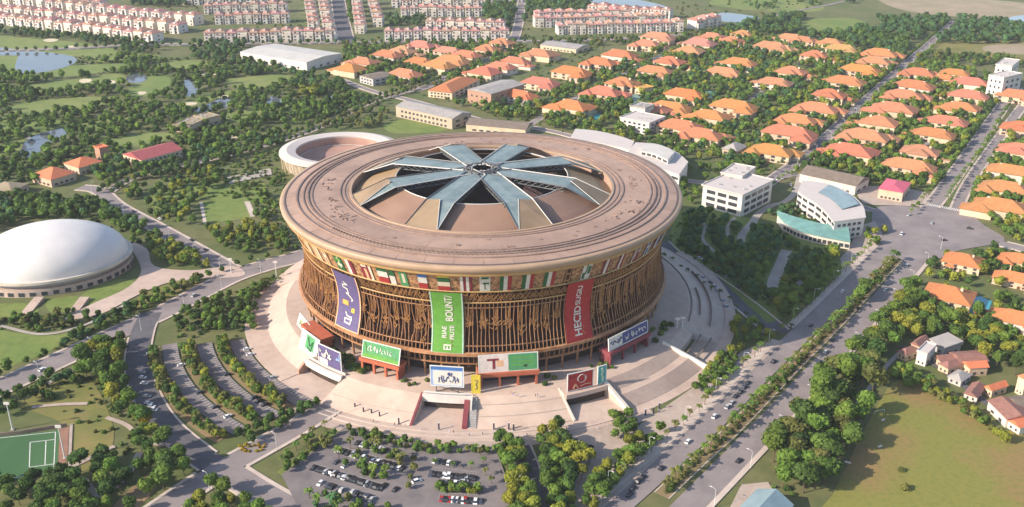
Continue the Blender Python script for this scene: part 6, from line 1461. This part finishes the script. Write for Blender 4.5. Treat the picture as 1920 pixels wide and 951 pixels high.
Z([(640, 4), (664, 2), (664, 70), (650, 74)], 30, (4, 6), [MG, D], 'beside the wide dark road', seed=65)
# palms and rows
rowtrees(med, 5.5, (2.6, 4.2), [OL, MG, FG], 'along the avenue median', seed=71, jit=1.2)
rowtrees(offset(ROADS['avenue_west'], -11.5), 9, (2.2, 3.2), [OL, MG, FG], 'on the pavement west of the avenue', seed=72)
rowtrees(med2, 9, (2.4, 3.4), [MG, FG], 'along the narrow median above the junction', seed=73)
rowtrees(offset(ROADS['villa_street'], -9), 10, (2.2, 3.4), [D, MG], 'on the left side of the villa street', seed=74)
rowtrees(offset(ROADS['villa_street'], 9.5), 12, (2.2, 3.2), [MG, FG], 'on the right side of the villa street', seed=75)
rowtrees(offset(ROADS['upper_west'], -10), 10, (2.2, 3.2), [MG, FG], 'left of the divided road', seed=76)
rowtrees(GG([(650, 842), (700, 842), (768, 874)]), 9, (2.2, 3.2), [OL, MG], 'on the island behind the upper car row', seed=77, jit=2)
rowtrees(GG([(632, 864), (690, 884), (735, 904)]), 8, (2.2, 3.4), [MG, FG], 'on the strip between the car rows', seed=78, jit=2)
rowtrees(GG([(815, 918), (860, 924), (905, 928)]), 7, (2.2, 3.2), [MG, FG], 'on the strip in the right half of the lot', seed=79, jit=2)
rowtrees(GG([(570, 935), (640, 962), (740, 985)]), 7, (2.6, 4), [MG, FG, BG], 'on the verge at the bottom of the lot', seed=80, jit=2)
rowtrees(GG([(900, 850), (915, 900), (925, 930)]), 9, (2, 3), [OL, MG], 'along the right edge of the lot', seed=81, jit=1.5)
rowtrees(GG([(700, 828), (780, 846), (900, 850)]), 14, (1.8, 2.8), [OL, FG], 'on the verge below the stadium steps', seed=82, jit=1.5)
rowtrees(GG([(615, 800), (580, 822), (545, 850), (524, 880)]), 8, (1.8, 2.8), [OL, MG], 'on the left edge of the lot', seed=83, jit=1)
rowtrees(GG([(460, 560), (510, 540), (535, 520)]), 8, (2, 3), [OL, MG], 'beside the service yard left of the stadium', seed=84)
rowtrees(offset(ROADS['service'], 11), 11, (2, 2.8), [MG, D], 'on the garden side of the service road', seed=85)
rowtrees(offset(ROADS['service'], -11), 13, (1.8, 2.6), [MG, D], 'between service road and plaza', seed=86)
rowtrees(offset(ROADS['longroad'], 7), 10, (2.8, 4), [D, MG, OL], 'along the near side of the long road', kind='tree', seed=87)
rowtrees(offset(ROADS['longroad'], -7), 10, (2.8, 4.2), [D, MG, BG], 'along the far side of the long road', kind='tree', seed=88)
rowtrees(offset(ROADS['ridge_road'], 9), 15, (3.4, 5), [D, MG, BG], 'along the ridge road below the townhouses', kind='tree', seed=89)
rowtrees(offset(ROADS['boulevard'], -13), 13, (2.4, 3.4), [D, MG], 'on the upper verge of the boulevard', kind='tree', seed=90)
# shrubs at the facade and on the promenade
for a0, a1, n, w_, rr in ((-47, -30, 44, 'under the facade beside the violet billboard', (2.0, 3.4)), (16, 21, 6, 'right of the middle entrance', (1.8, 2.6)), (31, 36, 8, 'beside the shaded entrance', (1.6, 2.4)), (54, 66, 14, 'in the shaded corner above the stone steps', (1.8, 2.8)), (-19, -13, 6, 'right of the left entrance', (1.4, 2.0))):
    q = random.Random(int(a0 * 3))
    for k in range(n):
        a = q.uniform(a0, a1); r = q.uniform(134, 144); x, y, _ = POL(r, a); R = q.uniform(*rr); cand.append((R * 2.6, 'shrub', x, y, R, PZ, q.choice([D, MG, FG, OL]), w_))
q = random.Random(444)
for k in range(22):
    x, y = G(q.uniform(446, 498), q.uniform(834, 850)); cand.append((3, 'shrub', x, y, q.uniform(.9, 1.5), .2, 'golden', 'in the yellow flower bed at the road bend'))
q = random.Random(21)
for (x, y, a) in along(med, 2.6, 3):
    R = q.uniform(1.2, 2.3); sc = PJ(x, y)[2]
    if -20 < PJ(x, y)[1] < 980: cand.append((R * sc, 'shrub', x + q.uniform(-2, 2), y + q.uniform(-1, 1), R, .2, q.choice([OL, MG, D, OL]), 'in the bed of the avenue median'))
for px, py, R, w_ in ((1690, 884, 2.2, 'standing alone on the dry field'), (1696, 918, 3.0, 'standing alone on the dry field')):
    x, y = G(px, py); cand.append((9, 'shrub', x, y, R, 0, OL, w_))
# build: the largest 300 trees as individuals, palms and shrubs as individuals, the rest one mass
trees = sorted([c for c in cand if c[1] == 'tree'], key=lambda c: -c[0]); palms = sorted([c for c in cand if c[1] == 'palm'], key=lambda c: -c[0]); shr = [c for c in cand if c[1] == 'shrub']
print('TREES', len(trees), 'PALMS', len(palms), 'SHRUBS', len(shr), 'OBJ', len(bpy.data.objects))
q = random.Random(5)
def jitcol(t, k=.26): 
    s = q.uniform(1 - k, 1 + k); return (TONES[t][0] * s * q.uniform(.9, 1.12), TONES[t][1] * s, TONES[t][2] * s, 1)
nT, nP = 298, 290
for (_, kd, x, y, R, H, tone, where) in trees[:nT]:
    sz = 'large' if R > 5.6 else ('small' if R < 3.6 else 'middle sized')
    t = thing('broadleaf_tree', sz + ' ' + tone + ' rounded tree ' + where, 'tree', (x, y, 0), q.uniform(0, 6.28), 'trees ' + where)
    o = link('trunk', TRUNK, t, None, 0, (R * .55, R * .55, H * .75)); 
    c = link('crown', q.choice(CROWN), t, (0, 0, H), q.uniform(0, 6.28), (R * q.uniform(.92, 1.1), R * q.uniform(.92, 1.1), R * q.uniform(.78, 1.0))); c.color = jitcol(tone)
for (_, kd, x, y, R, H, tone, where) in palms[:nP]:
    t = thing('palm_tree', ('tall ' if R > 2.9 else 'slender ') + tone + ' palm ' + where, 'palm', (x, y, 0), q.uniform(0, 6.28), 'palms ' + where); h = R * q.uniform(1.9, 2.6)
    link('trunk', PTR, t, None, 0, (R * 2.2, R * 2.2, h)); c = link('crown', q.choice(PALM), t, (0, 0, h - .1), 0, R * 1.15); c.color = jitcol(tone)
for (_, kd, x, y, R, z, tone, where) in shr:
    t = thing('shrub', tone + ' leafy shrub ' + where, 'shrub', (x, y, z), 0, 'shrubs ' + where)
    c = link('foliage', q.choice(SHRUB), t, (0, 0, R * .5), q.uniform(0, 6.28), (R, R, R * q.uniform(.7, 1.1))); c.color = jitcol(tone)
    link('stem', TRUNK, t, None, 0, (R * .5, R * .5, R * .6))
# remaining far trees
LOW = [crown_mesh('c', 80 + i, 130, .8, 6, (.28, .5)) for i in range(6)]
LOWB = [crown_mesh('c', 90 + i, 46, .7, 3, (.4, .7)) for i in range(4)]
bushes = []
q = random.Random(808)
def scrub(poly, n, rr, tones):
    P = GG(poly); A = np.array(P); x0, y0, x1, y1 = *A.min(0), *A.max(0); c = 0; t = 0
    ph = [(q.uniform(.01, .03), q.uniform(.01, .03), q.uniform(0, 6)) for _ in range(3)]
    while c < n and t < n * 12:
        t += 1; x, y = q.uniform(x0, x1), q.uniform(y0, y1)
        if blocked(x, y) or not inside(P, np.array([x]), np.array([y]))[0]: continue
        if sum(math.sin(a * x + b * y + p) for a, b, p in ph) < q.uniform(-1.6, .4): continue
        R = q.uniform(*rr); bushes.append((0, 'bush', x, y, R, R * .5, q.choice(tones), '')); c += 1
scrub([(-30, 105), (300, 100), (640, 150), (690, 190), (540, 270), (200, 330), (-30, 340)], 1500, (1.4, 3.4), [D, MG, OL, MG])
scrub([(180, 350), (530, 280), (545, 470), (430, 480), (300, 420)], 420, (1.2, 2.8), [MG, OL, D, FG])
scrub([(-30, 340), (250, 400), (270, 460), (-30, 440)], 160, (1.4, 3), [D, MG])
scrub([(640, 85), (1000, 84), (1340, 62), (1720, 110), (1900, 170), (1740, 370), (1440, 330), (1180, 290), (740, 165)], 1500, (1.2, 3.0), [MG, FG, OL, D, YG])
scrub([(1830, 330), (1940, 190), (1940, 640), (1740, 620), (1620, 600), (1700, 480), (1900, 470)], 260, (1.2, 2.6), [MG, FG, OL, D])
scrub([(1270, 400), (1560, 470), (1560, 560), (1460, 600), (1262, 465)], 200, (1.2, 2.4), [BG, MG, FG])
scrub([(-30, 600), (250, 580), (260, 900), (-30, 1000)], 240, (1.0, 2.2), [MG, OL, D])
scrub([(330, 560), (510, 540), (505, 640), (330, 640)], 90, (1.0, 2.0), [MG, OL, D])
scrub([(1440, 700), (1640, 640), (1660, 720), (1500, 951), (1420, 930)], 120, (1.4, 2.8), [D, MG])
scrub([(300, -8), (1600, -8), (1340, 80), (-30, 70)], 420, (2, 4), [D, MG, OL])
rest = trees[nT:] + palms[nP:] + bushes
AV, AF, AT = [], [], []; base = 0
r = np.random.default_rng(3)
LOW = LOW + LOWB; LV = [np.array(v[0]) for v in LOW]
L4 = [np.array([f for f in v[1] if len(f) == 4]) for v in LOW]; L3 = [np.array([f for f in v[1] if len(f) == 3]) for v in LOW]
Q4, Q3, VV, TT = [], [], [], []
for (_, kd, x, y, R, H, tone, where) in rest:
    i = r.integers(6) if kd != 'bush' else 6 + r.integers(4); a = r.uniform(0, 6.28); c, s = math.cos(a), math.sin(a)
    v = LV[i] * np.array([R, R, R * r.uniform(.8, 1.15)]); v = np.stack([v[:, 0] * c - v[:, 1] * s + x, v[:, 0] * s + v[:, 1] * c + y, v[:, 2] + H * .8], 1)
    col = np.array(TONES[tone]) * r.uniform(.75, 1.3)
    Q4.append(L4[i] + base); Q3.append(L3[i] + base); VV.append(v); TT.append(np.repeat(np.array([[*col, 1.0]]), len(v), 0)); base += len(v)
VV = np.vstack(VV).astype(np.float32); TT = np.vstack(TT).astype(np.float32); Q4 = np.vstack(Q4); Q3 = np.vstack(Q3)
me = bpy.data.meshes.new('far_trees'); me.vertices.add(len(VV)); me.vertices.foreach_set('co', VV.ravel())
nl = Q4.size + Q3.size; me.loops.add(nl); me.loops.foreach_set('vertex_index', np.concatenate([Q4.ravel(), Q3.ravel()]).astype(np.int32))
npo = len(Q4) + len(Q3); me.polygons.add(npo)
ls = np.concatenate([np.arange(len(Q4)) * 4, Q4.size + np.arange(len(Q3)) * 3]).astype(np.int32); me.polygons.foreach_set('loop_start', ls)
me.update(calc_edges=True); me.validate()
at = me.attributes.new('tint', 'FLOAT_COLOR', 'POINT'); at.data.foreach_set('color', TT.ravel()); me.materials.append(M['leaf_mass'])
tag(link('far_trees', me), 'green mass of smaller trees over the golf course, villa gardens and far woods', 'trees', kind='stuff')
# ---------------------------------------------------------------- haze
hz = bpy.data.materials.new('haze'); hz.use_nodes = True; n = hz.node_tree.nodes; n.clear()
out = n.new('ShaderNodeOutputMaterial'); pv_ = n.new('ShaderNodeVolumePrincipled'); pv_.inputs['Color'].default_value = (.86, .9, 1, 1); pv_.inputs['Density'].default_value = HAZE if 'HAZE' in globals() else 0.000042
hz.node_tree.links.new(pv_.outputs[0], out.inputs['Volume'])
mb = MB().box(-3600, 4000, -1000, 6600, -1, 330); M['haze'] = hz
o = part('haze', mb, 'haze'); tag(o, 'thin pale air over the whole district', 'haze', kind='stuff')
for vp, us in ((VP, vused), (TP, tused), (CP, cused)):
    for o, u in zip(vp, us):
        if not u:
            for c in list(o.children_recursive): bpy.data.objects.remove(c)
            bpy.data.objects.remove(o)
print('OBJECTS', len(bpy.data.objects))
